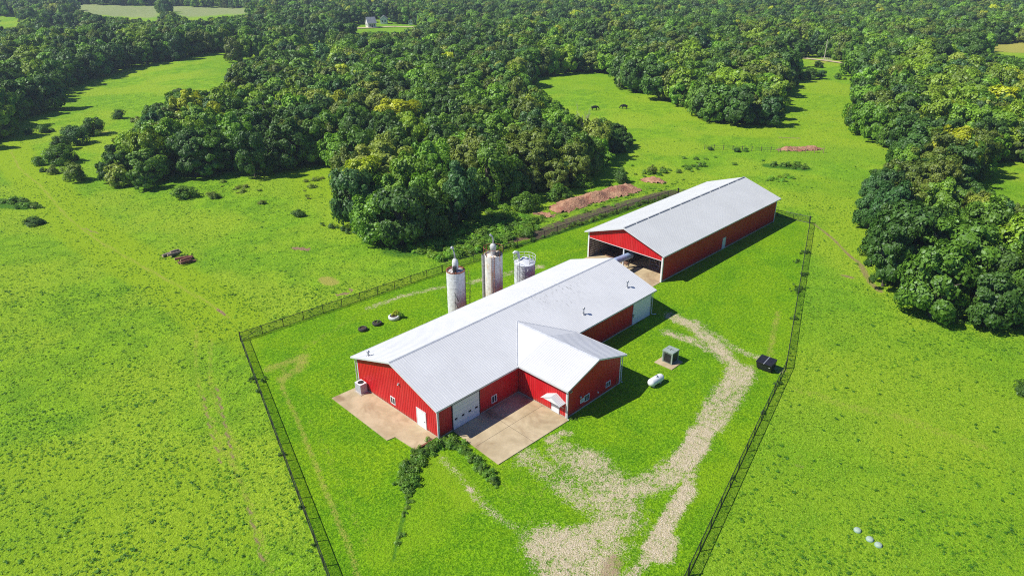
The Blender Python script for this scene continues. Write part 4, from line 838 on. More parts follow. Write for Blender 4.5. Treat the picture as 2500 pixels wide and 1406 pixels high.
def scatter(name, pts, scl, rot, tints, pick, meshes, label=None):
    """one object: many small copies of a few plants standing on given points"""
    me = bpy.data.meshes.new(name); n = len(pts); me.vertices.add(n); me.vertices.foreach_set('co', np.asarray(pts, 'f').ravel())
    for nm, ty, arr, key in (('scl', 'FLOAT_VECTOR', scl, 'vector'), ('rot', 'FLOAT', rot, 'value'), ('tint', 'FLOAT_COLOR', np.c_[tints, np.ones(n)], 'color'), ('pick', 'INT', pick, 'value')):
        a = me.attributes.new(nm, ty, 'POINT'); a.data.foreach_set(key, np.asarray(arr, 'i' if ty == 'INT' else 'f').ravel())
    me.update(); o = bpy.data.objects.new(name, me); LINK(o); o['kind'] = 'stuff'
    coll = bpy.data.collections.new(name + '_kinds')
    for k, m in enumerate(meshes): coll.objects.link(bpy.data.objects.new(f'{name}_{k:02d}', m))
    ng = bpy.data.node_groups.new(name, 'GeometryNodeTree'); ng.interface.new_socket('Geometry', in_out='INPUT', socket_type='NodeSocketGeometry'); ng.interface.new_socket('Geometry', in_out='OUTPUT', socket_type='NodeSocketGeometry')
    gi, go = ng.nodes.new('NodeGroupInput'), ng.nodes.new('NodeGroupOutput'); io = ng.nodes.new('GeometryNodeInstanceOnPoints'); ci = ng.nodes.new('GeometryNodeCollectionInfo')
    ci.inputs['Collection'].default_value = coll; ci.inputs['Separate Children'].default_value = True; ci.inputs['Reset Children'].default_value = True
    def na(nm, ty): x = ng.nodes.new('GeometryNodeInputNamedAttribute'); x.data_type = ty; x.inputs['Name'].default_value = nm; return x.outputs['Attribute']
    cx = ng.nodes.new('ShaderNodeCombineXYZ'); L = ng.links.new
    L(na('rot', 'FLOAT'), cx.inputs[2]); L(gi.outputs[0], io.inputs['Points']); L(ci.outputs[0], io.inputs['Instance']); io.inputs['Pick Instance'].default_value = True
    L(na('pick', 'INT'), io.inputs['Instance Index']); L(cx.outputs[0], io.inputs['Rotation']); L(na('scl', 'FLOAT_VECTOR'), io.inputs['Scale']); L(io.outputs[0], go.inputs[0])
    md = o.modifiers.new('scatter', 'NODES'); md.node_group = ng
    return o
FARM = [crown_mesh('far_crown', rg(100 + i), 30, 3400, 0.072, LEAFI, 0.55, 0.4, (0.18, 0.34), 0.06, core=0.15) for i in range(3)] + [crown_mesh('far_crown', rg(110 + i), 34, 3600, 0.066, LEAFI, 0.56, 0.38, (0.16, 0.29), 0.06, 0.7) for i in range(2)] + [crown_mesh('far_crown', rg(120), 20, 3000, 0.078, LEAFI, 0.54, 0.43, low=0.06, cone=0.6)]
uk = np.repeat(np.where(depth < 260)[0], 2); ux = X[uk] + RNG.uniform(-3.2, 3.2, len(uk)); uy = Y[uk] + RNG.uniform(-3.2, 3.2, len(uk)); uz = height(ux, uy)   # young growth between the trees
uh = RNG.uniform(2.6, 5.5, len(uk)); ur = uh*RNG.uniform(0.4, 0.6, len(uk))
uok = wooded(np.c_[ux, uy, uz]) & wooded(np.c_[ux + Rv[0]*ur*0.8, uy + Rv[1]*ur*0.8, uz + uh*0.5]) & wooded(np.c_[ux - Rv[0]*ur*0.8, uy - Rv[1]*ur*0.8, uz + uh*0.5])
ux, uy, uz, uh, ur, uk = [q[uok] for q in (ux, uy, uz, uh, ur, uk)]
wp = np.r_[np.c_[X, Y, Z][rest], np.c_[ux, uy, uz]]; wsc = np.r_[np.c_[RAD, RAD, H][rest], np.c_[ur, ur, uh]]; wt = np.r_[tint[rest], tint[uk]*RNG.uniform(0.8, 1.2, (len(uk), 1))]
scatter('woods', wp, wsc, RNG.uniform(0, 6.28, len(wp)), wt, RNG.integers(0, len(FARM), len(wp)), FARM)

# ---- trees and bushes that stand apart
def put(kind, u, v, r, h, col, label, cat='bush', trunk=False, group=None, name=None):
    q = G(u, v); return plant(kind, q[0], q[1], r, h, col, label, cat, group, trunk, name)
g1 = 'bushy trees west of the middle wood'
for (u, v, r, h, c, l) in [(228, 330, 3.8, 5.6, 'dark green', 'topmost dark bushy tree of the small clump left of the middle wood'), (188, 352, 3.8, 5.6, 'bluish green', 'second bushy tree down the clump left of the middle wood'),
                           (150, 400, 3.8, 5.2, 'mid green', 'broad mid green bushy tree in the clump left of the middle wood'), (190, 442, 3.2, 4.6, 'olive green', 'lowest olive bushy tree of the clump, with a dark stem'),
                           (132, 424, 1.7, 2.4, 'olive green', 'small olive bush beside the lowest tree of the left clump'), (107, 420, 1.0, 1.3, 'dark green', 'tiny dark bush below the left clump'),
                           (96, 404, 1.9, 2.5, 'mid green', 'low green bush on the left flank of the left clump'), (152, 366, 2.9, 4.2, 'dark green', 'dark bush between the trees of the left clump'),
                           (12, 330, 4.5, 8.0, 'dark green', 'tall dark tree cut by the left edge of the photo'), (180, 392, 1.5, 3.0, 'dark green', 'slim dark bush behind the lowest tree of the left clump')]:
    put('open' if r > 2.5 else 'bush', u, v, r, h, c, l, 'tree' if r > 2.5 else 'bush', r > 2.5, g1)
g2 = 'bushes scattered over the left pasture'
for (u, v, r, h, c, l) in [(292, 290, 2.2, 3.2, 'dark green', 'dark round bush above the brown bare spot in the left field'), (72, 328, 1.4, 1.9, 'dark green', 'dark bush by the track at the far left fence line'), (108, 324, 1.9, 2.6, 'mid green', 'green bush right of the dark one at the far left fence line'),
                           (127, 322, 1.0, 1.3, 'dark green', 'smallest bush of the three at the far left fence line'), (452, 482, 3.0, 2.7, 'mid green', 'large green bush alone in the pasture below the middle wood'), (522, 484, 1.5, 1.5, 'olive green', 'low olive bush right of the large lone bush'),
                           (85, 546, 2.3, 1.6, 'dark green', 'low dark bush alone near the left edge of the pasture'), (730, 528, 1.6, 1.5, 'dark green', 'dark bush at the tip of the glade below the wood'), (640, 498, 1.0, 0.9, 'olive green', 'small olive bush in the glade left of the wood')]:
    put('bush', u, v, r, h, c, l, 'bush', False, g2)
g3 = 'bushes between the wood and the dirt mounds'
for (u, v, r, h, c, l) in [(1282, 512, 3.2, 4.0, 'mid green', 'round bush left of the big dirt mound'), (1362, 485, 3.0, 3.6, 'mid green', 'round bush behind the left end of the big dirt mound'), (1420, 456, 2.7, 3.4, 'fresh green', 'round bush nearest the wood behind the big dirt mound'),
                           (1514, 446, 2.2, 3.8, 'dark green', 'upright dark bush between the two dirt mounds'), (1592, 424, 1.4, 2.2, 'olive green', 'thin olive bush above the small dirt mound'), (1233, 515, 1.5, 1.6, 'fresh green', 'low fresh green bush left of the round bushes'),
                           (1180, 575, 1.4, 1.4, 'mid green', 'low bush in the weeds beyond the silos'), (1290, 575, 1.7, 1.8, 'mid green', 'bush in the weeds just beyond the fence by the silos'), (1110, 590, 1.1, 1.2, 'fresh green', 'bush at the foot of the wood beyond the silos')]:
    put('bush', u, v, r, h, c, l, 'bush', False, g3)
g4 = 'small trees in the far right pasture'
for (u, v, r, h, c, l) in [(1978, 194, 3.0, 4.6, 'dark green', 'dark tree at the end of the hedge across the far pasture'), (2003, 193, 2.4, 3.8, 'bluish green', 'tree second from the end of the far hedge'), (1955, 194, 2.6, 3.2, 'mid green', 'green tree where the far hedge meets the grove'),
                           (2044, 194, 1.7, 2.6, 'mid green', 'small lone tree in the far pasture near the road'), (2062, 195, 0.8, 1.0, 'dark green', 'tiny bush right of the small lone far tree'), (1998, 166, 2.4, 3.2, 'dark green', 'dark round tree beside the far dirt road'),
                           (1734, 367, 0.9, 1.0, 'dark green', 'tiny dark bush leftmost of three in the pasture behind the shed'), (1799, 371, 1.2, 1.2, 'dark green', 'dark bush in the middle of three behind the shed'), (1820, 370, 0.9, 1.1, 'mid green', 'rightmost of three small bushes behind the shed')]:
    put('open' if h > 2.5 else 'bush', u, v, r, h, c, l, 'tree' if h > 2.5 else 'bush', h > 2.5, g4)
put('bush', 2500, 960, 1.6, 1.7, 'dark green', 'dark bush cut by the right edge of the photo')
g5 = 'bushes by the near corner of the red barn'
for k, (u, v, r, h, c, l) in enumerate([(1078, 1084, 0.62, 0.7, 'dark green', 'bush at the barn corner between the two concrete slabs'), (1103, 1082, 0.7, 0.75, 'mid green', 'bush at the left tip of the overhead door slab'), (1052, 1094, 0.75, 0.7, 'dark green', 'dark bush over the lower end of the gable slab'),
                                        (1030, 1110, 0.7, 0.7, 'dark green', 'bush second along the curve away from the barn'), (1010, 1130, 0.62, 0.6, 'mid green', 'bush third along the curve away from the barn'), (998, 1152, 0.55, 0.6, 'dark green', 'bush fourth along the curve away from the barn'),
                                        (992, 1178, 0.45, 0.5, 'mid green', 'bush at the low end of the curve from the barn'), (1125, 1095, 0.5, 0.4, 'fresh green', 'low bush along the left edge of the door slab'), (1175, 1143, 0.5, 0.65, 'dark green', 'upper bush of the pair by the slab tip'),
                                        (1206, 1178, 0.58, 0.75, 'dark green', 'lower bush of the pair by the slab tip'), (1140, 1108, 0.35, 0.3, 'fresh green', 'tiny bush between the slab edge and the pair'), (1400, 1022, 0.4, 0.35, 'mid green', 'small weed bush at the wing corner downspout')]):
    put('bush', u, v, r, h, c, l, 'bush', False, g5)
part('bench_board', M('rusty_board', (0.22, 0.08, 0.05), 0.8, 0.3, 3), None, lambda b: b.box(-2.3, -0.9, 0.02, 0.22, 0.09, 0.3)).name = 'timber_beam'
tag(bpy.data.objects['timber_beam'], 'rusty red beam lying on the lower end of the gable slab', 'beam')
# bare grey trees in the middle wood
DEAD = trunk_mesh('dead_limbs', rg(200), 0.8, True)
for (u, v, h, l) in ((665, 345, 8.5, 'bare grey dead tree in the left part of the middle wood'), (1420, 350, 8.0, 'bare grey dead tree at the right flank of the middle wood'), (420, 390, 8, 'bare grey dead tree behind the front left trees of the middle wood')):
    q = G(u, v); o = bpy.data.objects.new('dead_tree', DEAD); LINK(o); o.location = tuple(q); o.scale = (3.8, 3.8, h*1.15); tag(o, l, 'tree', 'bare trees')

# ------------------------------------------------------------------ tyre planters
def tyre(label, u, v, r, h, mat, grow):
    q = G(u, v); t = thing('tyre_planter', label, 'planter', tuple(q), 0, 'tyre planters behind the barn')
    part('tyre', mat, t, lambda b: b.lathe([(r*0.62, h*0.75), (r*0.62, h*0.95), (r*0.8, h*1.02), (r*0.96, h*0.85), (r, h*0.5), (r*0.94, h*0.12), (r*0.8, 0.0)], 24), True)
    part('soil', SOIL, t, lambda b: b.lathe([(r*0.66, h*0.7), (r*0.35, h*0.8), (0.001, h*0.82)], 16), True)
    for k, (dx, dy, s, sh, c) in enumerate(grow):
        o = bpy.data.objects.new('plant', random.choice(KIND['bush'])); LINK(o); o.parent = t; o.location = (dx, dy, h*0.7); o.scale = (s, s, sh); o.color = (*PAL[c], 1)
tyre('dark tyre planter nearest the gable, nearly empty', 886, 806, 0.62, 0.42, TYRE, [(-0.25, 0.3, 0.14, 0.2, 'olive green')])
tyre('middle dark tyre planter with a small green sprout', 921, 792, 0.66, 0.42, TYRE, [(0.15, -0.1, 0.26, 0.35, 'mid green'), (-0.2, 0.2, 0.15, 0.2, 'olive green')])
tyre('white painted tyre planter overflowing with yellow green leaves', 962, 778, 0.80, 0.50, TYREW, [(0.5, 0.0, 0.55, 0.9, 'bright yellow green'), (0.75, -0.5, 0.5, 0.6, 'fresh green'), (0.1, 0.3, 0.35, 0.5, 'bright yellow green')])

# ------------------------------------------------------------------ chain link fence
def mesh_mat():
    t = NT('chain_link'); p = t.n('TexCoord').outputs['UV']; s = t.n('SeparateXYZ'); t.t.links.new(p, s.inputs[0])
    def line(sg):
        a = t.math('ADD', s.outputs[0], t.math('MULTIPLY', s.outputs[1], sg)); f = t.math('FRACT', t.math('MULTIPLY', a, 7.0))
        return t.math('LESS_THAN', t.math('ABSOLUTE', t.math('SUBTRACT', f, 0.5)), 0.092)
    al = t.math('MAXIMUM', line(1.0), line(-1.0))
    return t.pbr((0.02, 0.022, 0.02), 0.5, alpha=al)
CHAIN = mesh_mat(); FENCEM = M('black_fence_pipe', (0.022, 0.024, 0.024), 0.45, 0.2, 4)
FH = 1.25
def fence(label, pts, gap=3.0, heavy=(), gate=None):
    pts = [Vector((q[0], q[1], 0)) for q in pts]; o = pts[0].copy(); t = thing('chain_link_fence', label, 'fence', tuple(o), 0, 'chain link fence round the yard')
    pts = [q - o for q in pts]; k = 0
    for a, c in zip(pts[:-1], pts[1:]):
        n = max(1, round((c - a).length/gap)); d = (c - a).normalized()
        for i in range(n + (c is pts[-1])):
            q = a + (c - a)*i/n; hv = (i == 0 or (c is pts[-1] and i == n)); r = 0.075 if hv else 0.048
            part('post', FENCEM, t, lambda b: (b.tube([q, q + Vector((0, 0, FH + (0.1 if hv else 0.02)))], r, 8), b.ball(q + Vector((0, 0, FH + (0.1 if hv else 0.02))), r*1.2, 5)))
    part('top_rail', FENCEM, t, lambda b: b.tube([q + Vector((0, 0, FH)) for q in pts], 0.038, 6))
    part('bottom_wire', FENCEM, t, lambda b: b.tube([q + Vector((0, 0, 0.06)) for q in pts], 0.03, 5))
    mb = MB(); uv = []; L = 0.0
    for a, c in zip(pts[:-1], pts[1:]):
        l = (c - a).length; mb.add([a + Vector((0, 0, 0.05)), c + Vector((0, 0, 0.05)), c + Vector((0, 0, FH)), a + Vector((0, 0, FH))], [(0, 1, 2, 3)]); uv += [(L, 0), (L + l, 0), (L + l, FH), (L, FH)]; L += l
    ob = mb.build('mesh_panel', CHAIN, t); ul = ob.data.uv_layers.new(name='uv')
    for i, q in enumerate(uv): ul.data[i].uv = q
    return t
P0 = FPOLY
fl = fence('black chain link fence along the left side of the yard', [P0[8], P0[0]])
fb = fence('black chain link fence run behind the silos and the cattle shed', [P0[0], P0[1], P0[2], P0[3]])
part('gate_brace', FENCEM, fb, lambda b: (b.tube([(0.25, -0.1, 0.1), (3.0, -0.3, FH)], 0.03, 6), b.tube([(0.2, 0, 0.65), (3.0, -0.25, 0.65)], 0.025, 6)))
fence('black chain link fence across the far end of the yard', [P0[3] + np.array([0, -0.15]), P0[4]])
fr_ = fence('black chain link fence along the right side of the yard', [P0[4] + np.array([0, -0.12]), P0[5], P0[6], P0[7]])
# weeds caught on the fence wire
vine_pts = [(*(G(452, 628)[:2] + RNG.normal(0, 0.5, 2)), 0.0) for _ in range(26)]
for (u, v, n_, s_) in [(618, 925, 9, 0.3), (640, 930, 8, 0.3), (625, 960, 4, 0.2), (1965, 618, 22, 0.45), (1962, 672, 12, 0.35), (1946, 710, 24, 0.55), (1940, 780, 8, 0.3), (1900, 940, 6, 0.25), (1860, 1010, 6, 0.25), (1790, 1170, 5, 0.2), (690, 1110, 3, 0.15), (735, 1240, 3, 0.15), (770, 1330, 2, 0.15), (1945, 640, 10, 0.4)]:
    q = G(u, v)
    for _ in range(n_): vine_pts.append((q[0] + random.gauss(0, s_*1.2), q[1] + random.gauss(0, s_*0.8), random.uniform(0.0, 0.5)*s_))

# ------------------------------------------------------------------ dirt mounds
def mound_mat():
    t = NT('reddish_dirt'); p = t.pos(); a = t.noise(0.5, 4, 0.65, p, 0.6); b = t.noise(3.0, 4, 0.7, p); 
    c = t.mix(t.step(a, 0.3, 0.7), (0.34, 0.145, 0.10), (0.54, 0.33, 0.20)); c = t.mix(t.step(b, 0.5, 0.7, 0, 0.8), c, (0.16, 0.06, 0.04)); c = t.mix(t.step(b, 0.3, 0.42, 0.6, 0), c, (0.52, 0.33, 0.18))
    return t.pbr(c, 0.95, normal=t.bump(b, 0.8, 0.4), spec=0.1)
MOUND = mound_mat()
def mound(label, line, wid, hgt, seed):
    pl = PL(*line); rs = np.random.default_rng(seed); lo = pl.min(0) - wid - 1; hi = pl.max(0) + wid + 1; st = 0.4
    xs, ys = np.arange(lo[0], hi[0], st), np.arange(lo[1], hi[1], st); XX, YY = np.meshgrid(xs, ys, indexing='ij'); xy = np.c_[XX.ravel(), YY.ravel()]
    d = segdist(xy, pl); ph = rs.uniform(0, 6, 8); e = 0.18*np.sin(xy[:, 0]*1.1 + ph[0]) + 0.18*np.sin(xy[:, 1]*1.4 + ph[1]) + 0.1*np.sin(xy.sum(1)*2.3 + ph[2])
    z = hgt*np.clip(1 - (d/wid)**1.5 + e*0.6, -0.25, 2) * (1 + 0.1*np.sin(xy[:, 0]*0.9 + 1.3*np.sin(xy[:, 1]*0.8) + ph[3]) + 0.12*np.sin(xy[:, 1]*1.9 + xy[:, 0]*1.1 + ph[4])) + rs.normal(0, 0.09, len(xy)) + height(xy[:, 0], xy[:, 1])
    nx, ny = len(xs), len(ys); i = np.arange(nx*ny).reshape(nx, ny); f = np.stack([i[:-1, :-1], i[1:, :-1], i[1:, 1:], i[:-1, 1:]], -1).reshape(-1, 4)
    f = f[(z[f] > height(*xy[f].mean(1).T)[:, None] - 0.1).all(1)]
    me = bpy.data.meshes.new('dirt_mound'); me.from_pydata(np.c_[xy, z].tolist(), [], f.tolist()); me.materials.append(MOUND); me.polygons.foreach_set('use_smooth', [True]*len(me.polygons)); me.update()
    o = bpy.data.objects.new('dirt_mound', me); LINK(o); tag(o, label, 'dirt mound', 'heaps of reddish dirt beyond the yard')
mound('largest reddish dirt mound, beyond the fence left of the cattle shed', ((1375, 508), (1420, 492), (1460, 482), (1500, 472), (1530, 464)), 2.9, 1.15, 1)
mound('smaller reddish dirt mound to the upper right of the largest', ((1575, 441), (1612, 446)), 1.3, 0.8, 2)
mound('low reddish dirt heap far off in the pasture behind the shed', ((1925, 366), (1985, 364)), 2.0, 0.7, 3)
mound('lowest small dirt heap left of the largest mound near the fence', ((1322, 522), (1340, 528)), 0.8, 0.35, 4)

# ------------------------------------------------------------------ cattle
COWM = M('black_hide', (0.012, 0.011, 0.012), 0.7, 0.3, 3)
def cow(label, u, v, ang, graze):
    q = G(u, v); hz = 0.55 if graze else 1.45
    V = [(0, 0, 1.05), (0.55, 0, 1.08), (0.85, 0, 1.15), (1.15, 0, 1.0 if graze else 1.35), (1.4, 0, hz), (1.65, 0, hz - 0.2), (-0.55, 0, 1.08), (-0.8, 0, 1.0), (-0.92, 0, 0.7), (-0.95, 0, 0.4)]
    Rr = [0.40, 0.38, 0.30, 0.19, 0.16, 0.09, 0.38, 0.28, 0.04, 0.04]; Ed = [(0, 1), (1, 2), (2, 3), (3, 4), (4, 5), (0, 6), (6, 7), (7, 8), (8, 9)]
    for root, x, back in ((1, 0.6, 0), (6, -0.6, 1)):
        for y in (-0.2, 0.2):
            k = len(V); V += [(x, y, 0.75), (x - 0.08*back + 0.02, y, 0.45), (x + 0.02, y, 0.2), (x + 0.04, y, 0.02)]; Rr += [0.17, 0.09, 0.06, 0.075]; Ed += [(root, k), (k, k + 1), (k + 1, k + 2), (k + 2, k + 3)]
    for y in (-0.22, 0.22): k = len(V); V.append((1.33, y, hz + 0.08)); Rr.append(0.04); Ed.append((4, k))
    me = bpy.data.meshes.new('cow'); me.from_pydata(V, Ed, []); o = bpy.data.objects.new('cow', me); LINK(o); me.materials.append(COWM)
    sk = o.modifiers.new('skin', 'SKIN')
    for d_, r in zip(me.skin_vertices[0].data if len(me.skin_vertices) else [], Rr): d_.radius = (r, r)
    if not len(me.skin_vertices):
        bpy.context.view_layer.update()
    o.modifiers.new('sub', 'SUBSURF').render_levels = 2; o.location = tuple(q); o.rotation_euler = (0, 0, ang); tag(o, label, 'cow', 'black cattle in the far pasture'); o.scale = (1.05, 1.05, 1.05)
    return o, Rr
def skin(o, Rr):
    me = o.data
    if not len(me.skin_vertices):
        bpy.context.view_layer.objects.active = o; o.select_set(True); bpy.ops.mesh.customdata_skin_add(); o.select_set(False)
    for d_, r in zip(me.skin_vertices[0].data, Rr): d_.radius = (r, r)
    for i, d_ in enumerate(me.skin_vertices[0].data): d_.use_root = (i == 0)
skin(*cow('black cow grazing with its head down, the left one of two', 1451, 270, -0.7, True))
skin(*cow('black cow standing side on, the right one of two', 1524, 267, 2.3, True))

# ------------------------------------------------------------------ far houses, road, pole
HW = M('house_siding', (0.74, 0.73, 0.72), 0.6, 0.05, 1); HR = M('house_shingles', (0.30, 0.31, 0.34), 0.8, 0.2, 1)
def house(label, u, v, w, d, h, rise, ang, porch=False, wallm=HW, roofm=HR):
    q = G(u, v); t = thing('house', label, 'house', tuple(q), ang)
    part('wall', wallm, t, lambda b: (b.box(-w/2, w/2, -d/2, d/2, 0, h), b.prism([(-w/2, -d/2, h), (-w/2, d/2, h), (-w/2, 0, h + rise)], (w, 0, 0))))
    def rf(b):
        o = 0.4; s = rise/(d/2)
        for sg in (-1, 1): b.prism([(-w/2 - o, sg*(d/2 + o), h - s*o + 0.02), (w/2 + o, sg*(d/2 + o), h - s*o + 0.02), (w/2 + o, 0, h + rise + 0.02), (-w/2 - o, 0, h + rise + 0.02)], (0, 0, 0.15))
    part('roof', roofm, t, rf)
    for x in (-w/4, w/4):
        for z in ([1.0, 3.4] if h > 4 else [1.0]):
            part('window', GLASS, t, lambda b: b.box(x - 0.45, x + 0.45, -d/2 - 0.04, -d/2, z, z + 1.3))
    for y in (-d/5, d/5): part('window', GLASS, t, lambda b: b.box(-w/2 - 0.04, -w/2, y - 0.4, y + 0.4, 1.2, 2.5))
    part('door', M('house_door', (0.12, 0.07, 0.05), 0.6), t, lambda b: b.box(-0.5, 0.5, -d/2 - 0.06, -d/2, 0, 2.1))
    return t
house('white house with a steep gable facing out of the far wood', 906, 67, 6, 5, 3.2, 3.4, -0.25)
house('grey roofed white house set back behind the gabled one', 938, 58, 7, 5, 3.4, 2.0, 0.9)
house('small white shed at the right end of the far clearing', 1006, 60, 4.5, 3.5, 2.4, 1.2, 0.5)
house('low white shed among trees at the far dirt road', 1957, 122, 7.5, 4, 2.2, 1.0, -0.75, wallm=HW, roofm=HW)
up = thing('utility_pole', 'slim pale utility pole beside the far dirt road', 'pole', tuple(G(2012, 146)))
part('pole', M('pole_wood', (0.50, 0.46, 0.38), 0.9, 0.1), up, lambda b: b.tube([(0, 0, -0.2), (0, 0, 9.0)], [0.22, 0.15], 8))
part('crossarm', M('pole_wood', (0.5, 0.46, 0.38)), up, lambda b: b.box(-1.1, 1.1, -0.06, 0.06, 8.2, 8.35))
def strip(name, px, w, mat, dz):
    pl = PL(*px); b = MB(); n = 14; pts = np.array([[np.interp(t, np.linspace(0, 1, len(pl)), pl[:, k]) for k in (0, 1)] for t in np.linspace(0, 1, n)])
    vs = []
    for i, q in enumerate(pts):
        d = pts[min(i + 1, n - 1)] - pts[max(i - 1, 0)]; d /= np.hypot(*d); m = np.array([-d[1], d[0]])
        for sg in (-1, 1): e = q + m*sg*w/2; vs.append((e[0], e[1], float(height(*e)) + dz))
    b.add(vs, [(2*i, 2*i + 1, 2*i + 3, 2*i + 2) for i in range(n - 1)]); o = b.build(name, mat); o['kind'] = 'structure'
strip('dirt_road', ((1940, 140), (1968, 144), (2015, 149), (2050, 154), (2085, 159)), 3.2, M('pale_road', (0.52, 0.44, 0.26), 0.95, 0.15, 0.3), 0.25)
strip('house_driveway', ((800, 74), (860, 70), (900, 69), (960, 66), (1010, 68)), 4.0, M('pale_road', (0.52, 0.44, 0.26)), 0.3)
def farfence(label, px, hgt, n, mat, grp, rails=(0.5, 1.0)):
    q0 = G(*px[0]); q1 = G(*px[1]); t = thing('wire_fence', label, 'fence', tuple(q0), 0, grp); d = q1 - q0
    for i in range(n): part('post', mat, t, lambda b: b.tube([d*i/(n - 1), d*i/(n - 1) + np.array([0, 0, hgt])], 0.08, 6))
    for z in rails: part('rail', mat, t, lambda b: b.tube([d*0 + np.array([0, 0, z]), d + np.array([0, 0, z])], 0.03, 5))
farfence('pale board fence beside the far dirt road', ((2004, 148), (2030, 151)), 1.6, 6, M('pole_wood', (0.5, 0.46, 0.38)), 'field fences', (0.6, 1.1, 1.5))
farfence('thin wire fence with wooden posts crossing the pasture behind the shed', ((1720, 365), (1905, 372)), 1.3, 9, BARK, 'field fences')
farfence('wooden posts in front of the far dirt heap', ((1900, 372), (2010, 374)), 1.5, 6, M('post_wood', (0.36, 0.24, 0.15), 0.9), 'field fences')
farfence('thin fence with dark posts at the far left field edge', ((0, 330), (90, 322)), 1.4, 7, BARK, 'field fences')

# ------------------------------------------------------------------ weeds and pasture tufts
def tuft_mesh(name, rng, n, wid, hgt, size):
    me = crown_mesh(name, rng, 5, n, size, LEAFI, 0.4, 0.4, (0.4, 0.6), 0.0); return me
TUFT = [tuft_mesh('tuft', rg(300 + i), 40, 1, 1, 0.22) for i in range(4)]
WEED = [crown_mesh('weed', rg(320 + i), 9, 260, 0.13, LEAFI, 0.42, 0.42, (0.34, 0.55), 0.0) for i in range(3)]
def region(poly, dens):
    P = np.array([G(*q)[:2] for q in poly]); lo, hi = P.min(0), P.max(0); n = int(np.prod(hi - lo)*dens); q = RNG.uniform(lo, hi, (n, 2)); return q[inpoly(q, P)]
def along(px, w, dens):
    pl = PL(*px); L = np.r_[0, np.cumsum(np.hypot(*np.diff(pl, axis=0).T))]; n = int(L[-1]*w*2*dens); t = RNG.uniform(0, L[-1], n)
    q = np.c_[np.interp(t, L, pl[:, 0]), np.interp(t, L, pl[:, 1])]; return q + RNG.normal(0, w*0.6, q.shape)
wq = [(region([(1000, 592), (1085, 568), (1130, 540), (1180, 515), (1240, 520), (1300, 535), (1310, 552), (1250, 588), (1180, 612), (1080, 640), (1000, 612)], 1.5), 0.75, 0.8, 'fresh green'),
      (region([(1085, 600), (1240, 560), (1330, 530), (1345, 545), (1245, 592), (1090, 640)], 1.0), 0.9, 1.1, 'mid green'),
      (along(((1262, 602), (1320, 582), (1400, 552), (1500, 520), (1640, 477)), 0.4, 2.2), 0.42, 0.5, 'mid green'),
      (along(((1190, 618), (1262, 598)), 0.8, 1.6), 0.6, 0.9, 'fresh green'),
      (along(((1270, 560), (1360, 535), (1480, 498), (1600, 462), (1660, 440)), 1.4, 0.4), 0.55, 0.4, 'fresh green'),
      (along(((1560, 425), (1640, 420), (1720, 405)), 2.2, 0.35), 0.7, 0.8, 'mid green'),
      (along(((1880, 402), (1920, 405), (1965, 412)), 1.6, 1.3), 0.8, 0.8, 'mid green'), (along(((1875, 445), (1930, 432)), 1.4, 0.9), 0.7, 0.6, 'fresh green'), (along(((0, 492), (45, 495), (80, 508)), 1.3, 1.6), 0.8, 0.8, 'mid green'),
      (along(((790, 552), (860, 566), (940, 590), (1000, 597)), 0.9, 1.2), 0.6, 0.7, 'dark green'), (along(((560, 430), (700, 412), (800, 380)), 1.6, 0.35), 0.7, 0.6, 'mid green'),
      (region([(430, 470), (560, 440), (790, 420), (780, 500), (700, 500), (540, 490)], 0.035), 0.9, 0.6, 'olive green'),
      (along(((2110, 640), (2200, 725), (2330, 788), (2480, 800)), 1.2, 0.6), 0.6, 0.5, 'mid green'), (along(((2140, 640), (2125, 615)), 1.0, 1.5), 0.8, 0.9, 'fresh green'),
      (along(((975, 1330), (985, 1270), (1000, 1200), (1018, 1135), (1050, 1100)), 0.22, 9), 0.26, 0.22, 'mid green'), (along(((1120, 1095), (1150, 1125), (1215, 1190)), 0.25, 6), 0.26, 0.25, 'fresh green'),
      (along(((985, 1130), (975, 1180)), 0.3, 6), 0.3, 0.3, 'mid green'), (along(((1110, 1080), (1060, 1092), (1020, 1115), (1000, 1150), (992, 1190)), 0.75, 8), 0.42, 0.6, 'mid green'), (along(((1090, 1085), (1140, 1105), (1175, 1140), (1210, 1180)), 0.5, 7), 0.36, 0.45, 'mid green'),
      (along(((1500, 420), (1640, 400), (1850, 395)), 6.0, 0.03), 0.7, 0.6, 'mid green')]
pts, scl, tin = [], [], []
for q, s, h, c in wq:
    n = len(q); a = RNG.uniform(0.5, 1.4, n); pts.append(np.c_[q, height(q[:, 0], q[:, 1])]); scl.append(np.c_[a*s, a*s, a*h*RNG.uniform(0.7, 1.3, n)]); tin.append(np.array(PAL[c])*RNG.uniform(0.75, 1.3, (n, 1))*RNG.uniform(0.9, 1.15, (n, 3)))
vp = np.array(vine_pts); pts.append(vp); n = len(vp); a = RNG.uniform(0.12, 0.26, n); scl.append(np.c_[a, a, a*1.6]); tin.append(np.array(PAL['dark green'])*RNG.uniform(0.8, 1.3, (n, 1))*np.ones(3))
pts, scl, tin = np.concatenate(pts), np.concatenate(scl), np.concatenate(tin)
scatter('weeds', pts, scl, RNG.uniform(0, 6.28, len(pts)), tin, RNG.integers(0, 3, len(pts)), WEED)
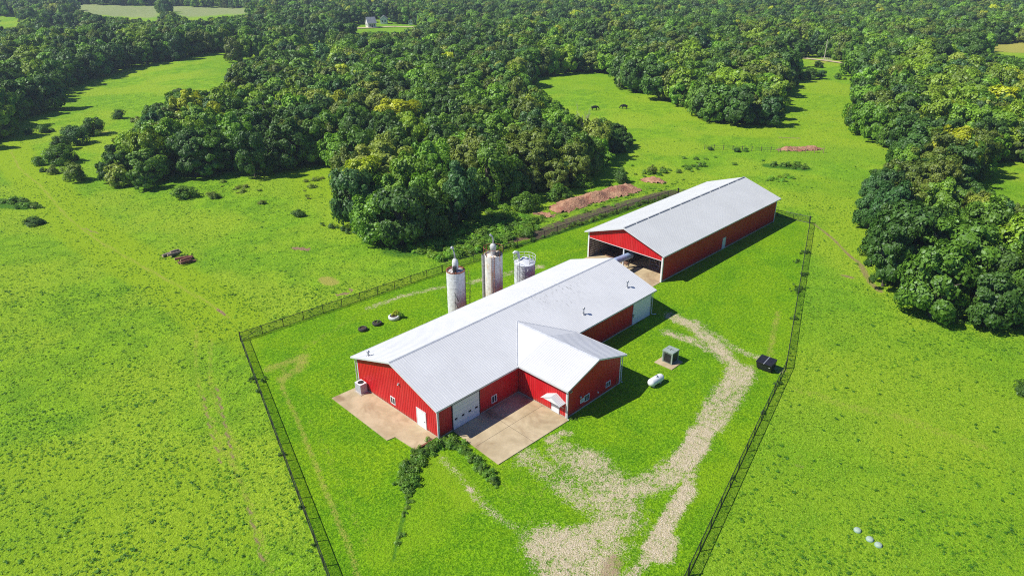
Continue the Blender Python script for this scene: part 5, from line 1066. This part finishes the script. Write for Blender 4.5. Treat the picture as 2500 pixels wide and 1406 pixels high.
# pasture tufts outside the yard, denser close by
def tufts():
    out = []
    for lo, hi, dens in ((40, 95, 6.5), (95, 150, 3.0), (150, 260, 0.9)):
        A = 2*hi*1.0*(hi - lo); n = int(A*dens); d = RNG.uniform(lo, hi, n); l = RNG.uniform(-1, 1, n)*hi*0.86
        f2 = Fv[:2]/np.hypot(*Fv[:2]); r2 = Rv[:2]/np.hypot(*Rv[:2])
        q = CAM[:2] + d[:, None]*f2*1.0 + l[:, None]*r2; out.append(q)
    q = np.concatenate(out); q = q[~inpoly(q, FPOLY)]
    z = height(q[:, 0], q[:, 1]); uv, _ = PX(np.c_[q, z]); k = (uv[:, 0] > -250) & (uv[:, 0] < 2750) & (uv[:, 1] < 1650); k &= ~wooded(np.c_[q, z]); q = q[k]
    a = paint(q); bare = np.clip(np.maximum.reduce([a['dirt']*1.8, a['mud'], a['gravel']*0.8, a['dry']*1.5]), 0, 1)
    clump = 0.5 + 0.5*np.sin(q[:, 0]*0.55 + 2*np.sin(q[:, 1]*0.21))*np.sin(q[:, 1]*0.47 + 1.7*np.sin(q[:, 0]*0.17)) 
    clump = 0.30 + 0.7*clump; keep = RNG.random(len(q)) < clump*(1 - bare)
    # mown strip just outside the left fence is smoother
    return q[keep]
tq = tufts(); n = len(tq); big = RNG.random(n)
s = RNG.uniform(0.09, 0.22, n)*(1 + 0.6*(big > 0.96)); hh_ = s*RNG.uniform(0.4, 0.8, n)
mixv = np.clip(0.58 + 0.42*np.sin(tq[:, 0]/9 + np.sin(tq[:, 1]/6))*np.cos(tq[:, 1]/11) + RNG.normal(0, 0.28, n), 0, 1)[:, None]
tc = (1 - mixv)*np.array([0.110, 0.290, 0.010]) + mixv*np.array([0.330, 0.540, 0.022])
tc[big > 0.97] = np.array([0.075, 0.220, 0.016])
print('tufts', n)
scatter('pasture_grass', np.c_[tq, height(tq[:, 0], tq[:, 1])], np.c_[s, s, hh_], RNG.uniform(0, 6.28, n), tc*RNG.uniform(0.85, 1.15, (n, 1)), RNG.integers(0, 4, n), TUFT)

# ------------------------------------------------------------------ air
HAZE = True
if HAZE:
    hb = MB(); hb.box(-1500, 1500, -1500, 1500, -6, 62); ho = hb.build('haze', bpy.data.materials.new('haze')); ho['kind'] = 'stuff'
    hm = ho.data.materials[0]; hm.use_nodes = True; hm.node_tree.nodes.clear(); pv = hm.node_tree.nodes.new('ShaderNodeVolumePrincipled'); oo = hm.node_tree.nodes.new('ShaderNodeOutputMaterial')
    pv.inputs['Density'].default_value = 0.0002; pv.inputs['Color'].default_value = (0.72, 0.84, 1.0, 1); pv.inputs['Anisotropy'].default_value = 0.2
    hm.node_tree.links.new(pv.outputs[0], oo.inputs['Volume'])
